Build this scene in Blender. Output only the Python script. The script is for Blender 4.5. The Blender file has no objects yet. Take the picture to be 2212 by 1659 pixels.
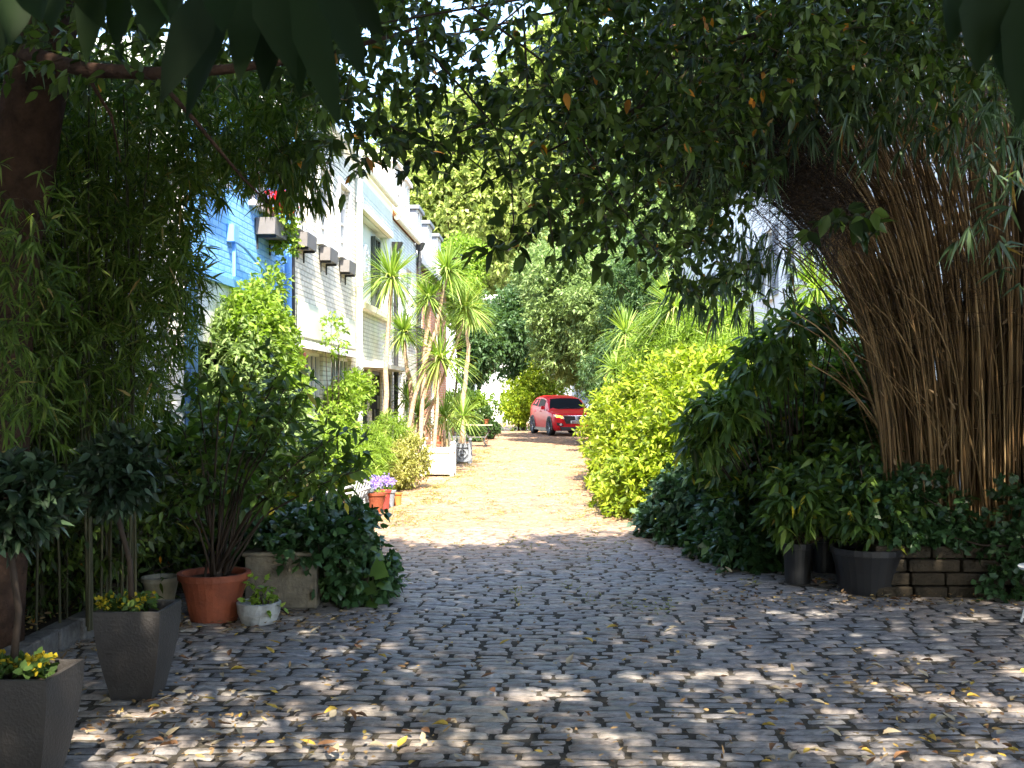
import bpy, math, random
import numpy as np
from mathutils import Vector
random.seed(7); rng = np.random.default_rng(7)
C = bpy.context.scene
COL = C.collection
# ------------------------------------------------------------------ camera
cd = bpy.data.cameras.new('camera'); cam = bpy.data.objects.new('camera', cd); COL.objects.link(cam)
cam.location = (0, 0, 1.6); cam.rotation_euler = (math.radians(90), 0, 0)
cd.sensor_width = 36; cd.lens = 37.4; cd.shift_y = 0.01243; cd.clip_start = 0.05; cd.clip_end = 1500
cd.dof.use_dof = True; cd.dof.focus_distance = 13; cd.dof.aperture_fstop = 11
C.camera = cam
C.render.resolution_x = 1024; C.render.resolution_y = 768
# ------------------------------------------------------------------ light
SUN = Vector((0.118, -0.805, 1.0)).normalized()          # direction towards the sun
elev = math.asin(SUN.z)
w = bpy.data.worlds.new('World'); C.world = w; w.use_nodes = True
nt = w.node_tree; bg = nt.nodes['Background']; sk = nt.nodes.new('ShaderNodeTexSky')
sk.sky_type = 'NISHITA'; sk.sun_disc = False; sk.sun_elevation = elev; sk.sun_rotation = math.pi - 0.145
sk.air_density = 1.0; sk.dust_density = 1.5
nt.links.new(sk.outputs[0], bg.inputs[0]); bg.inputs[1].default_value = 0.15
sl = bpy.data.lights.new('sun', 'SUN'); sun = bpy.data.objects.new('sun', sl); COL.objects.link(sun)
sl.energy = 3.6; sl.angle = math.radians(0.5); sl.color = (1.0, 0.91, 0.77)
sun.rotation_euler = SUN.to_track_quat('Z', 'Y').to_euler(); sun.location = (2, -10, 20)
C.view_settings.view_transform = 'Standard'; C.view_settings.look = 'None'
C.view_settings.exposure = 2.65; C.view_settings.gamma = 1.0
C.render.engine = 'CYCLES'
C.cycles.max_bounces = 7; C.cycles.diffuse_bounces = 3; C.cycles.transmission_bounces = 5; C.cycles.transparent_max_bounces = 6

# ------------------------------------------------------------------ measuring
F_ = 2300.0
def at(px, py, Y): return np.array([(px-1106)/F_*Y, Y, 1.6-(py-857)/F_*Y])
def gd(px, py):
    Y = 3680.0/(py-857); return np.array([(px-1106)/F_*Y, Y, 0.0])
SA = 0.0404                                               # the street runs slightly to the right
def street(lat, Y, z=0): return (lat+SA*Y, Y, z)
SROT = -math.atan(SA)

# ------------------------------------------------------------------ mesh builder
def nrm(a): return a/np.maximum(np.linalg.norm(a, axis=-1, keepdims=True), 1e-9)
LEAFY = set()
class MB:
    def __init__(s): s.v = []; s.f = []; s.n = 0; s.smooth = False
    def add(s, v, f):
        v = np.asarray(v, dtype=np.float64).reshape(-1, 3)
        if isinstance(f, np.ndarray): s.f.append(f+s.n)
        else:
            for q in f: s.f.append(np.asarray(q, dtype=np.int64).reshape(1, -1)+s.n)
        s.v.append(v); s.n += len(v)
    def box(s, x0, x1, y0, y1, z0, z1):
        s.add([(x0,y0,z0),(x1,y0,z0),(x1,y1,z0),(x0,y1,z0),(x0,y0,z1),(x1,y0,z1),(x1,y1,z1),(x0,y1,z1)],
              np.array([(0,3,2,1),(4,5,6,7),(0,1,5,4),(1,2,6,5),(2,3,7,6),(3,0,4,7)])); return s
    def hexa(s, b, t): s.add(list(b)+list(t), np.array([(0,3,2,1),(4,5,6,7),(0,1,5,4),(1,2,6,5),(2,3,7,6),(3,0,4,7)])); return s
    def tube(s, pts, rad, n=8, cap=True):
        P = np.asarray(pts, float); K = len(P)
        R = np.broadcast_to(np.asarray(rad, float), (K,))
        T = np.gradient(P, axis=0); T = nrm(T)
        up = np.array([0, 0, 1.0]) if abs(T[0][2]) < .9 else np.array([1.0, 0, 0])
        A = np.cross(T, up); A = nrm(A); B = np.cross(T, A)
        th = np.linspace(0, 2*math.pi, n, endpoint=False)
        ring = A[:, None]*np.cos(th)[None, :, None]+B[:, None]*np.sin(th)[None, :, None]
        V = (P[:, None]+ring*R[:, None, None]).reshape(-1, 3)
        i = np.arange(K-1)[:, None]*n; j = np.arange(n)[None]; j2 = (j+1) % n
        f = np.stack([i+j, i+j2, i+n+j2, i+n+j], -1).reshape(-1, 4)
        s.add(V, f)
        if cap:
            s.f.append(np.arange(n-1, -1, -1).reshape(1, -1)+s.n-len(V)); s.f.append((np.arange(n)+(K-1)*n).reshape(1, -1)+s.n-len(V))
        return s
    def lathe(s, prof, cx=0, cy=0, cz=0, n=28, wob=0):
        pr = np.asarray(prof, float); K = len(pr); th = np.linspace(0, 2*math.pi, n, endpoint=False)
        V = np.stack([cx+pr[:, 0:1]*np.cos(th), cy+pr[:, 0:1]*np.sin(th), cz+np.repeat(pr[:, 1:2], n, 1)], -1)
        if wob: V[..., :2] += rng.normal(0, wob, V[..., :2].shape)
        i = np.arange(K-1)[:, None]*n; j = np.arange(n)[None]; j2 = (j+1) % n
        s.add(V.reshape(-1, 3), np.stack([i+j, i+j2, i+n+j2, i+n+j], -1).reshape(-1, 4)); return s
    def grid(s, G):
        G = np.asarray(G, float); a, b = G.shape[:2]
        i = np.arange(a-1)[:, None]*b; j = np.arange(b-1)[None]
        s.add(G.reshape(-1, 3), np.stack([i+j, i+j+1, i+b+j+1, i+b+j], -1).reshape(-1, 4)); return s
    def build(s, name, mat, parent=None, smooth=False, bevel=0, loc=None):
        me = bpy.data.meshes.new(name)
        if s.n:
            V = np.concatenate(s.v); me.vertices.add(len(V)); me.vertices.foreach_set('co', V.ravel().astype(np.float32))
            tot = np.concatenate([np.full(len(f), f.shape[1]) for f in s.f]); lp = np.concatenate([f.ravel() for f in s.f])
            me.loops.add(len(lp)); me.loops.foreach_set('vertex_index', lp.astype(np.int32))
            st = np.concatenate([[0], np.cumsum(tot)[:-1]])
            me.polygons.add(len(tot)); me.polygons.foreach_set('loop_start', st.astype(np.int32)); me.polygons.foreach_set('loop_total', tot.astype(np.int32))
            me.update(calc_edges=True); me.validate()
            me.polygons.foreach_set('use_smooth', np.full(len(me.polygons), bool(smooth or mat.name in LEAFY)))
        me.materials.append(mat)
        o = bpy.data.objects.new(name, me); COL.objects.link(o)
        if parent is not None: o.parent = parent
        if loc is not None: o.location = loc
        if bevel:
            m = o.modifiers.new('bevel', 'BEVEL'); m.width = bevel; m.segments = 2; m.limit_method = 'ANGLE'
        return o
def tag(o, label=None, cat=None, group=None, kind=None):
    if label: o['label'] = label
    if cat: o['category'] = cat
    if group: o['group'] = group
    if kind: o['kind'] = kind
    return o
def thing(name, label, cat, loc=(0, 0, 0), rz=0, group=None):
    o = bpy.data.objects.new(name, None); COL.objects.link(o); o.location = [float(c) for c in loc]; o.rotation_euler = (0, 0, rz)
    o.empty_display_size = .2
    return tag(o, label, cat, group)
class Off:
    """collects world-space meshes and links them under an empty whose origin is at the base"""
    def __init__(s, root): s.root = root; s.o = np.array(root.location)
    def part(s, mb, name, mat, **k):
        for i in range(len(mb.v)): mb.v[i] = mb.v[i]-s.o
        return mb.build(name, mat, s.root, **k)
def copy_tree(o, parent=None):
    c = o.copy(); COL.objects.link(c)
    if parent is not None: c.parent = parent
    for ch in list(o.children): copy_tree(ch, c)
    return c

# ------------------------------------------------------------------ materials
def mat(name, col, rough=.6, spec=.4, noise=0, nscale=8, col2=None, bump=0, bscale=40, metal=0, emit=None, alpha=None):
    m = bpy.data.materials.new(name); m.use_nodes = True; t = m.node_tree; p = t.nodes['Principled BSDF']
    p.inputs['Base Color'].default_value = (*col, 1); p.inputs['Roughness'].default_value = rough
    p.inputs['Specular IOR Level'].default_value = spec; p.inputs['Metallic'].default_value = metal
    tc = t.nodes.new('ShaderNodeTexCoord')
    if noise or col2:
        n = t.nodes.new('ShaderNodeTexNoise'); n.inputs['Scale'].default_value = nscale; n.inputs['Detail'].default_value = 6; n.inputs['Roughness'].default_value = .65
        t.links.new(tc.outputs['Object'], n.inputs['Vector'])
        r = t.nodes.new('ShaderNodeValToRGB'); r.color_ramp.elements[0].position = .3; r.color_ramp.elements[1].position = .7
        c2 = col2 or tuple(c*(1-noise) for c in col)
        r.color_ramp.elements[0].color = (*c2, 1); r.color_ramp.elements[1].color = (*col, 1)
        t.links.new(n.outputs[0], r.inputs[0]); t.links.new(r.outputs[0], p.inputs['Base Color'])
    if bump:
        n2 = t.nodes.new('ShaderNodeTexNoise'); n2.inputs['Scale'].default_value = bscale; n2.inputs['Detail'].default_value = 5
        t.links.new(tc.outputs['Object'], n2.inputs['Vector'])
        b = t.nodes.new('ShaderNodeBump'); b.inputs['Strength'].default_value = bump; b.inputs['Distance'].default_value = .02
        t.links.new(n2.outputs[0], b.inputs['Height']); t.links.new(b.outputs[0], p.inputs['Normal'])
    if emit:
        p.inputs['Emission Color'].default_value = (*emit[0], 1); p.inputs['Emission Strength'].default_value = emit[1]
    return m
def leafmat(name, cols, trans=.35, rough=.42, spec=.5, tcol=None, clump=2.2):
    """every leaf (mesh island) gets its own colour out of the ramp; light passes through"""
    m = bpy.data.materials.new(name); m.use_nodes = True; t = m.node_tree; p = t.nodes['Principled BSDF']; LEAFY.add(m.name)
    g = t.nodes.new('ShaderNodeNewGeometry'); r = t.nodes.new('ShaderNodeValToRGB'); cr = r.color_ramp
    while len(cr.elements) < len(cols): cr.elements.new(.5)
    for e, (pos, c) in zip(cr.elements, cols): e.position = pos; e.color = (*c, 1)
    # clumps of younger and older leaves on top of the leaf-to-leaf variation
    tc = t.nodes.new('ShaderNodeTexCoord'); nz = t.nodes.new('ShaderNodeTexNoise'); nz.inputs['Scale'].default_value = clump; nz.inputs['Detail'].default_value = 2; t.links.new(tc.outputs['Object'], nz.inputs['Vector'])
    ma = t.nodes.new('ShaderNodeMath'); ma.operation = 'MULTIPLY_ADD'; ma.inputs[1].default_value = 1.3; ma.inputs[2].default_value = -.65; t.links.new(nz.outputs[0], ma.inputs[0])
    ad = t.nodes.new('ShaderNodeMath'); ad.operation = 'ADD'; t.links.new(g.outputs['Random Per Island'], ad.inputs[0]); t.links.new(ma.outputs[0], ad.inputs[1])
    mi = t.nodes.new('ShaderNodeMath'); mi.operation = 'MINIMUM'; mi.inputs[1].default_value = min(.95, cols[-2][0]); t.links.new(ad.outputs[0], mi.inputs[0])
    mxx = t.nodes.new('ShaderNodeMath'); mxx.operation = 'GREATER_THAN'; mxx.inputs[1].default_value = max(.95, cols[-2][0]); t.links.new(g.outputs['Random Per Island'], mxx.inputs[0])
    sel = t.nodes.new('ShaderNodeMix'); t.links.new(mxx.outputs[0], sel.inputs[0]); t.links.new(mi.outputs[0], sel.inputs[2]); t.links.new(g.outputs['Random Per Island'], sel.inputs[3])
    t.links.new(sel.outputs[0], r.inputs[0])
    t.links.new(r.outputs[0], p.inputs['Base Color']); p.inputs['Roughness'].default_value = rough+.08; p.inputs['Specular IOR Level'].default_value = spec*.6
    tr = t.nodes.new('ShaderNodeBsdfTranslucent'); mx = t.nodes.new('ShaderNodeMixShader'); mx.inputs[0].default_value = trans
    hs = t.nodes.new('ShaderNodeMix'); hs.data_type = 'RGBA'; hs.blend_type = 'MULTIPLY'; hs.inputs[0].default_value = 1
    t.links.new(r.outputs[0], hs.inputs[6]); hs.inputs[7].default_value = (*(tcol or (1.5, 1.6, .6)), 1)
    t.links.new(hs.outputs[2], tr.inputs['Color'])
    t.links.new(p.outputs[0], mx.inputs[1]); t.links.new(tr.outputs[0], mx.inputs[2])
    t.links.new(mx.outputs[0], t.nodes['Material Output'].inputs[0])
    return m
def brickmat(name, col, col2, mortar, scale=1.0, bump=.6, rough=.75, painted=True):
    m = bpy.data.materials.new(name); m.use_nodes = True; t = m.node_tree; p = t.nodes['Principled BSDF']
    tc = t.nodes.new('ShaderNodeTexCoord'); sx = t.nodes.new('ShaderNodeSeparateXYZ'); cx = t.nodes.new('ShaderNodeCombineXYZ')
    t.links.new(tc.outputs['Object'], sx.inputs[0])
    ad = t.nodes.new('ShaderNodeMath'); ad.operation = 'ADD'; t.links.new(sx.outputs[0], ad.inputs[0]); t.links.new(sx.outputs[1], ad.inputs[1])
    t.links.new(ad.outputs[0], cx.inputs[0]); t.links.new(sx.outputs[2], cx.inputs[1])
    ns = t.nodes.new('ShaderNodeTexNoise'); ns.inputs['Scale'].default_value = 6; ns.inputs['Detail'].default_value = 4
    t.links.new(tc.outputs['Object'], ns.inputs['Vector'])
    vm = t.nodes.new('ShaderNodeVectorMath'); vm.operation = 'MULTIPLY_ADD'; vm.inputs[1].default_value = (.009, .009, .0); t.links.new(ns.outputs[1], vm.inputs[0]); t.links.new(cx.outputs[0], vm.inputs[2])
    b = t.nodes.new('ShaderNodeTexBrick'); b.inputs['Scale'].default_value = scale
    b.inputs['Brick Width'].default_value = .225; b.inputs['Row Height'].default_value = .078; b.inputs['Mortar Size'].default_value = .011; b.inputs['Mortar Smooth'].default_value = .5
    b.inputs['Color1'].default_value = (*col, 1); b.inputs['Color2'].default_value = (*col2, 1); b.inputs['Mortar'].default_value = (*mortar, 1)
    t.links.new(vm.outputs[0], b.inputs['Vector']); 
    n = t.nodes.new('ShaderNodeTexNoise'); n.inputs['Scale'].default_value = 30; n.inputs['Detail'].default_value = 5; t.links.new(tc.outputs['Object'], n.inputs['Vector'])
    n3 = t.nodes.new('ShaderNodeTexNoise'); n3.inputs['Scale'].default_value = 2.2; n3.inputs['Detail'].default_value = 7; t.links.new(tc.outputs['Object'], n3.inputs['Vector'])
    mr = t.nodes.new('ShaderNodeMapRange'); mr.inputs[1].default_value = .3; mr.inputs[2].default_value = .7; mr.inputs[3].default_value = .78; mr.inputs[4].default_value = 1.03
    t.links.new(n3.outputs[0], mr.inputs[0])
    mu = t.nodes.new('ShaderNodeVectorMath'); mu.operation = 'SCALE'; t.links.new(b.outputs[0], mu.inputs[0]); t.links.new(mr.outputs[0], mu.inputs['Scale'])
    t.links.new(mu.outputs[0], p.inputs['Base Color'])
    ma = t.nodes.new('ShaderNodeMath'); ma.operation = 'MULTIPLY_ADD'; t.links.new(b.outputs['Fac'], ma.inputs[0]); ma.inputs[1].default_value = -1.0; 
    m2 = t.nodes.new('ShaderNodeMath'); m2.operation = 'MULTIPLY'; m2.inputs[1].default_value = .7; t.links.new(n.outputs[0], m2.inputs[0]); t.links.new(m2.outputs[0], ma.inputs[2])
    bp = t.nodes.new('ShaderNodeBump'); bp.inputs['Strength'].default_value = bump; bp.inputs['Distance'].default_value = .014
    t.links.new(ma.outputs[0], bp.inputs['Height']); t.links.new(bp.outputs[0], p.inputs['Normal'])
    p.inputs['Roughness'].default_value = rough
    return m
def settmat(name):
    m = bpy.data.materials.new(name); m.use_nodes = True; t = m.node_tree; p = t.nodes['Principled BSDF']
    g = t.nodes.new('ShaderNodeNewGeometry'); r = t.nodes.new('ShaderNodeValToRGB'); cr = r.color_ramp
    cols = [(0, (.13, .124, .125)), (.25, (.18, .17, .168)), (.5, (.23, .2, .18)), (.75, (.158, .156, .16)), (1, (.27, .25, .225))]
    while len(cr.elements) < len(cols): cr.elements.new(.5)
    for e, (pos, c) in zip(cr.elements, cols): e.position = pos; e.color = (*c, 1)
    t.links.new(g.outputs['Random Per Island'], r.inputs[0])
    tc = t.nodes.new('ShaderNodeTexCoord')
    def noise(sc, det=6):
        n = t.nodes.new('ShaderNodeTexNoise'); n.inputs['Scale'].default_value = sc; n.inputs['Detail'].default_value = det; n.inputs['Roughness'].default_value = .7
        t.links.new(tc.outputs['Object'], n.inputs['Vector']); return n
    n1 = noise(30); mp = t.nodes.new('ShaderNodeMapping'); mp.inputs['Scale'].default_value = (.6, 1.7, 1); t.links.new(tc.outputs['Object'], mp.inputs[0]); t.links.new(mp.outputs[0], n1.inputs['Vector']); mr = t.nodes.new('ShaderNodeMapRange'); mr.inputs[1].default_value = .32; mr.inputs[2].default_value = .68; mr.inputs[3].default_value = .38; mr.inputs[4].default_value = 1.55
    t.links.new(n1.outputs[0], mr.inputs[0])
    mu = t.nodes.new('ShaderNodeVectorMath'); mu.operation = 'SCALE'; t.links.new(r.outputs[0], mu.inputs[0]); t.links.new(mr.outputs[0], mu.inputs['Scale'])
    # broad warm / worn patches
    n2 = noise(.35, 3); r2 = t.nodes.new('ShaderNodeValToRGB'); r2.color_ramp.elements[0].position = .4; r2.color_ramp.elements[1].position = .62
    r2.color_ramp.elements[0].color = (1, 1, 1, 1); r2.color_ramp.elements[1].color = (1.22, 1.06, .88, 1)
    t.links.new(n2.outputs[0], r2.inputs[0])
    # past the shade line the sunlight's peach tone is put into the stone colour
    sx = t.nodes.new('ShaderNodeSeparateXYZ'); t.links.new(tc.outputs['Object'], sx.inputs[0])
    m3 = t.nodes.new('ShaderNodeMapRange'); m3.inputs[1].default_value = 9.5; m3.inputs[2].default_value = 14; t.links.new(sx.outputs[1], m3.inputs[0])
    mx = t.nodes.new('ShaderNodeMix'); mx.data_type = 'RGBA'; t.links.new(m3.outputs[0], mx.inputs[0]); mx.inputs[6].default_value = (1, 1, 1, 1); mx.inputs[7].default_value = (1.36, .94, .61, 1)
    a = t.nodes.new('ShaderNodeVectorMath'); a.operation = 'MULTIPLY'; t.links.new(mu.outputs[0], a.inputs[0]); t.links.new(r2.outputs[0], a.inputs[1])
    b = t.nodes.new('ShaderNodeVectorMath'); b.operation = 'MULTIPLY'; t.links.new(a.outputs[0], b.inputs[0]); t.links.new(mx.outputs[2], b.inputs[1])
    t.links.new(b.outputs[0], p.inputs['Base Color'])
    n4 = noise(70, 6); bp = t.nodes.new('ShaderNodeBump'); bp.inputs['Strength'].default_value = 1; bp.inputs['Distance'].default_value = .012
    t.links.new(n4.outputs[0], bp.inputs['Height']); t.links.new(bp.outputs[0], p.inputs['Normal'])
    p.inputs['Roughness'].default_value = .43; p.inputs['Specular IOR Level'].default_value = .6
    return m
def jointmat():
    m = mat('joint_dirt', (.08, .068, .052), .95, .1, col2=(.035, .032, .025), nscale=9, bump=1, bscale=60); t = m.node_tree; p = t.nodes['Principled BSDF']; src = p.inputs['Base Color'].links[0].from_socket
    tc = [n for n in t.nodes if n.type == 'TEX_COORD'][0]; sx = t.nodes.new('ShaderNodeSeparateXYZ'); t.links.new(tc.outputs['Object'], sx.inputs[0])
    mr = t.nodes.new('ShaderNodeMapRange'); mr.inputs[1].default_value = 9; mr.inputs[2].default_value = 14; t.links.new(sx.outputs[1], mr.inputs[0])   # sandy joints further up, sunlit brightness put into their colour
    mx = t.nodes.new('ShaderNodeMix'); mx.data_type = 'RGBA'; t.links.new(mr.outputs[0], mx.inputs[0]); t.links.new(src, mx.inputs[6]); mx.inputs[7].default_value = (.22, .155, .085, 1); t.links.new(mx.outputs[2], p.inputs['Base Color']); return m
M = dict(
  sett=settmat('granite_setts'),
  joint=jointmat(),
  soil=mat('soil', (.055, .04, .028), .95, .1, col2=(.02, .016, .011), nscale=12, bump=1, bscale=25),
  kerb=mat('kerb_stone', (.16, .15, .14), .85, .2, col2=(.07, .065, .06), nscale=14, bump=.8),
  greyplanter=mat('dark_fibre_clay', (.055, .049, .045), .5, .35, col2=(.026, .023, .021), nscale=2.4, bump=.25, bscale=70),
  terracotta=mat('terracotta', (.27, .07, .03), .65, .3, col2=(.15, .04, .02), nscale=7, bump=.25),
  orangepot=mat('orange_clay', (.55, .19, .05), .6, .3, noise=.25),
  darkredpot=mat('dark_red_glaze', (.32, .05, .04), .4, .5, noise=.3),
  concrete=mat('old_concrete', (.2, .17, .12), .85, .2, col2=(.07, .06, .045), nscale=5, bump=.5),
  wallstone=mat('dark_wall_stone', (.06, .046, .03), .9, .1, col2=(.018, .016, .012), nscale=6, bump=.9),
  cream=mat('cream_pot', (.42, .38, .28), .7, .3, noise=.4, nscale=9),
  whitebag=mat('white_bowl', (.42, .42, .4), .55, .4, noise=.6, nscale=12, bump=.4, bscale=20),
  blackplastic=mat('black_plastic', (.018, .018, .019), .38, .5, noise=.3, nscale=4),
  whitepaint=mat('white_paint', (.78, .77, .72), .5, .4, noise=.12, nscale=5),
  greylead=mat('grey_lead', (.22, .24, .27), .6, .4, noise=.3, nscale=9),
  boxgrey=mat('window_box_grey', (.17, .16, .155), .6, .3, noise=.25, nscale=4),
  black=mat('black_iron', (.025, .025, .026), .45, .5, noise=.3),
  darkframe=mat('dark_green_frame', (.035, .045, .035), .4, .5, noise=.2),
  glass=mat('window_glass', (.05, .06, .065), .06, .9),
  pane=mat('bright_glass', (.16, .19, .21), .08, .9),
  wood=mat('teak', (.26, .15, .085), .7, .3, noise=.4, nscale=20),
  chair=mat('weathered_chair', (.36, .36, .37), .6, .3, noise=.25, nscale=15),
  bark=mat('red_brown_bark', (.075, .042, .027), .9, .1, col2=(.02, .013, .01), nscale=9, bump=1, bscale=22),
  twig=mat('dark_twig', (.05, .035, .025), .85, .2, noise=.4),
  paletwig=mat('pale_twig', (.22, .17, .1), .7, .2, noise=.4),
  cordtrunk=mat('cordyline_bark', (.52, .38, .26), .9, .1, col2=(.3, .2, .13), nscale=18, bump=1, bscale=30),
  culm=leafmat('bamboo_culm', [(0, (.10, .058, .026)), (.3, (.2, .12, .052)), (.6, (.15, .095, .04)), (.88, (.3, .19, .085)), (1, (.46, .32, .16))], 0.0, .45, .4),
  culmgreen=leafmat('bamboo_culm_green', [(0, (.025, .03, .014)), (.6, (.045, .042, .02)), (1, (.08, .06, .03))], 0.0, .45, .4),
  blue=brickmat('blue_painted_brick', (.24, .55, .93), (.29, .6, .94), (.13, .4, .82)),
  white=brickmat('white_painted_brick', (.80, .76, .62), (.75, .71, .57), (.5, .47, .36), bump=1.0),
  pale=brickmat('pale_green_painted_brick', (.66, .73, .66), (.72, .77, .69), (.5, .56, .49), bump=1.0),
  palewhite=brickmat('cream_painted_brick', (.8, .78, .66), (.74, .72, .6), (.55, .53, .42), bump=1.0),
  redbrick=brickmat('red_brick', (.38, .15, .08), (.3, .12, .07), (.3, .26, .22), bump=.7),
  render=mat('pale_render', (.62, .66, .53), .8, .2, noise=.1, nscale=3, bump=.15),
  renderw=mat('white_render', (.8, .8, .78), .8, .2, noise=.08, nscale=3, bump=.15),
  cream_r=mat('cream_render', (.78, .72, .52), .8, .2, noise=.08, nscale=3),
  bluepaint=mat('blue_gloss', (.17, .42, .85), .4, .5, noise=.1),
  darkblue=mat('dark_blue_gloss', (.05, .13, .28), .4, .5, noise=.2),
  tile=mat('orange_roof_tile', (.52, .22, .07), .8, .2, col2=(.36, .15, .06), nscale=14, bump=.8, bscale=14),
  slate=mat('grey_slate', (.18, .19, .21), .6, .4, noise=.3, nscale=9),
  redbox=mat('red_brown_box', (.22, .06, .05), .5, .4),
)
L_dark = leafmat('evergreen_leaf', [(0, (.016, .032, .008)), (.35, (.034, .06, .011)), (.7, (.065, .105, .018)), (.985, (.11, .16, .03)), (.99, (.42, .16, .02)), (1, (.5, .2, .02))], .3, .36, .5)
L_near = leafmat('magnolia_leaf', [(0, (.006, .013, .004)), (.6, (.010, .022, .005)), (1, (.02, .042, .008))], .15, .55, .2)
L_bam = leafmat('bamboo_leaf', [(0, (.04, .075, .012)), (.4, (.07, .115, .02)), (.8, (.11, .165, .028)), (.97, (.16, .21, .05)), (1, (.3, .2, .08))], .42, .45, .4)
L_bamR = leafmat('bamboo_leaf_blue', [(0, (.03, .055, .025)), (.5, (.06, .1, .045)), (.96, (.14, .2, .1)), (.97, (.3, .17, .05)), (1, (.36, .2, .06))], .3, .38, .6)
L_hedge = leafmat('golden_hedge_leaf', [(0, (.11, .17, .015)), (.4, (.2, .28, .02)), (.8, (.3, .36, .03)), (1, (.42, .46, .08))], .4, .4, .5)
L_laurel = leafmat('laurel_leaf', [(0, (.03, .065, .018)), (.5, (.055, .105, .03)), (1, (.1, .16, .05))], .28, .32, .6)
L_shrub = leafmat('shrub_leaf', [(0, (.035, .07, .014)), (.5, (.065, .12, .022)), (.97, (.13, .2, .032)), (1, (.4, .3, .02))], .32, .38, .6)
L_bluegreen = leafmat('bluish_leaf', [(0, (.03, .065, .03)), (.6, (.06, .12, .055)), (1, (.12, .19, .1))], .25, .35, .6)
L_ivy = leafmat('ivy_leaf', [(0, (.02, .05, .015)), (.6, (.04, .09, .03)), (1, (.09, .16, .05))], .25, .3, .7)
L_bright = leafmat('bright_tree_leaf', [(0, (.17, .23, .06)), (.5, (.3, .36, .1)), (1, (.48, .5, .2))], .35, .5, .3, (1.25, 1.35, .8))
L_mid = leafmat('mid_tree_leaf', [(0, (.10, .16, .05)), (.5, (.19, .27, .09)), (1, (.34, .42, .18))], .35, .4, .5, (1.25, 1.35, .8))
L_deep = leafmat('deep_tree_leaf', [(0, (.035, .075, .03)), (.5, (.07, .13, .05)), (1, (.13, .2, .08))], .35, .4, .5)
L_cord = leafmat('cordyline_leaf', [(0, (.11, .19, .03)), (.5, (.19, .29, .06)), (.9, (.28, .36, .09)), (1, (.4, .36, .14))], .35, .4, .5)
L_climb = leafmat('climber_leaf', [(0, (.10, .17, .02)), (.5, (.19, .29, .035)), (1, (.34, .42, .08))], .4, .4, .5)
L_bush = leafmat('olive_bush_leaf', [(0, (.16, .16, .045)), (.5, (.28, .29, .07)), (.85, (.42, .4, .14)), (1, (.5, .44, .25))], .35, .5, .3)
L_red = leafmat('red_petal', [(0, (.7, .02, .03)), (.6, (.85, .05, .08)), (1, (.85, .25, .4))], .35, .5, .2, (1, .6, .6))
L_purple = leafmat('purple_petal', [(0, (.3, .2, .65)), (.6, (.45, .33, .8)), (1, (.62, .5, .9))], .35, .5, .2, (1, 1, 1))
L_yellow = leafmat('yellow_petal', [(0, (.65, .5, .02)), (.6, (.8, .68, .03)), (1, (.55, .6, .06))], .35, .5, .2, (1, 1, .5))
L_litter = leafmat('dry_leaf', [(0, (.08, .045, .025)), (.35, (.17, .105, .05)), (.65, (.26, .18, .09)), (.9, (.36, .25, .1)), (1, (.5, .34, .08))], .2, .6, .3, (1, .9, .6))
L_sheath = leafmat('dry_sheath', [(0, (.2, .13, .07)), (.5, (.32, .22, .12)), (1, (.45, .34, .2))], .2, .6, .2, (1, .9, .7))
L_moss = leafmat('joint_moss', [(0, (.1, .12, .03)), (.6, (.2, .2, .05)), (1, (.34, .3, .08))], .3, .7, .2)

# ------------------------------------------------------------------ leaves
PROF = {'d4': None,
 'ov': ([0, .12, .38, .7, 1], [.03, .6, 1, .66, .02]),
 'lan': ([0, .18, .55, 1], [.12, 1, .72, .02]),
 'sword': ([0, .3, .7, 1], [.75, 1, .8, .04]),
 'tri': ([0, .5, 1], [.06, 1, .03]),
 'ivy': ([0, .1, .3, .45, .75, 1], [.2, .95, .7, 1, .45, .03])}
def leaves(mb, P, D, L, W, kind='ov', droop=.15, fold=0, up=None, roll=.6):
    P = np.asarray(P, float).reshape(-1, 3); n = len(P)
    if not n: return
    D = nrm(np.asarray(D, float).reshape(-1, 3)); L = np.broadcast_to(np.asarray(L, float), (n,)); W = np.broadcast_to(np.asarray(W, float), (n,))
    U = np.tile([0, 0, 1.0], (n, 1)) if up is None else np.asarray(up, float)
    N = U+rng.normal(0, roll, (n, 3)); N = nrm(N-D*np.sum(N*D, 1, keepdims=True)); S = np.cross(D, N)
    if kind == 'd4':
        w2 = (W*.5)[:, None]; m = P+D*(L*.45)[:, None]; tip = P+D*L[:, None]; tip[:, 2] -= droop*L; 
        V = np.stack([P, m+S*w2+N*w2*.25, tip, m-S*w2+N*w2*.25], 1)
        f = np.arange(n)[:, None]*4+np.array([[0, 1, 2, 3]]); mb.add(V.reshape(-1, 3), f); return
    u, h = (np.array(a) for a in PROF[kind]); K = len(u)
    cen = P[:, None]+D[:, None]*(u[None]*L[:, None])[..., None]; cen[..., 2] -= droop*L[:, None]*u[None]**2
    off = S[:, None]*(h[None]*W[:, None]*.5)[..., None]
    if fold:
        lift = N[:, None]*(h[None]*W[:, None]*.5*fold)[..., None]
        V = np.stack([cen+off+lift, cen, cen-off+lift], 2); k = 3
    else: V = np.stack([cen+off, cen-off], 2); k = 2
    b = (np.arange(n)*K*k)[:, None, None]; i = (np.arange(K-1)*k)[None, :, None]; j = np.arange(k-1)[None, None]
    q = b+i+j
    mb.add(V.reshape(-1, 3), np.stack([q, q+1, q+k+1, q+k], -1).reshape(-1, 4))
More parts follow.
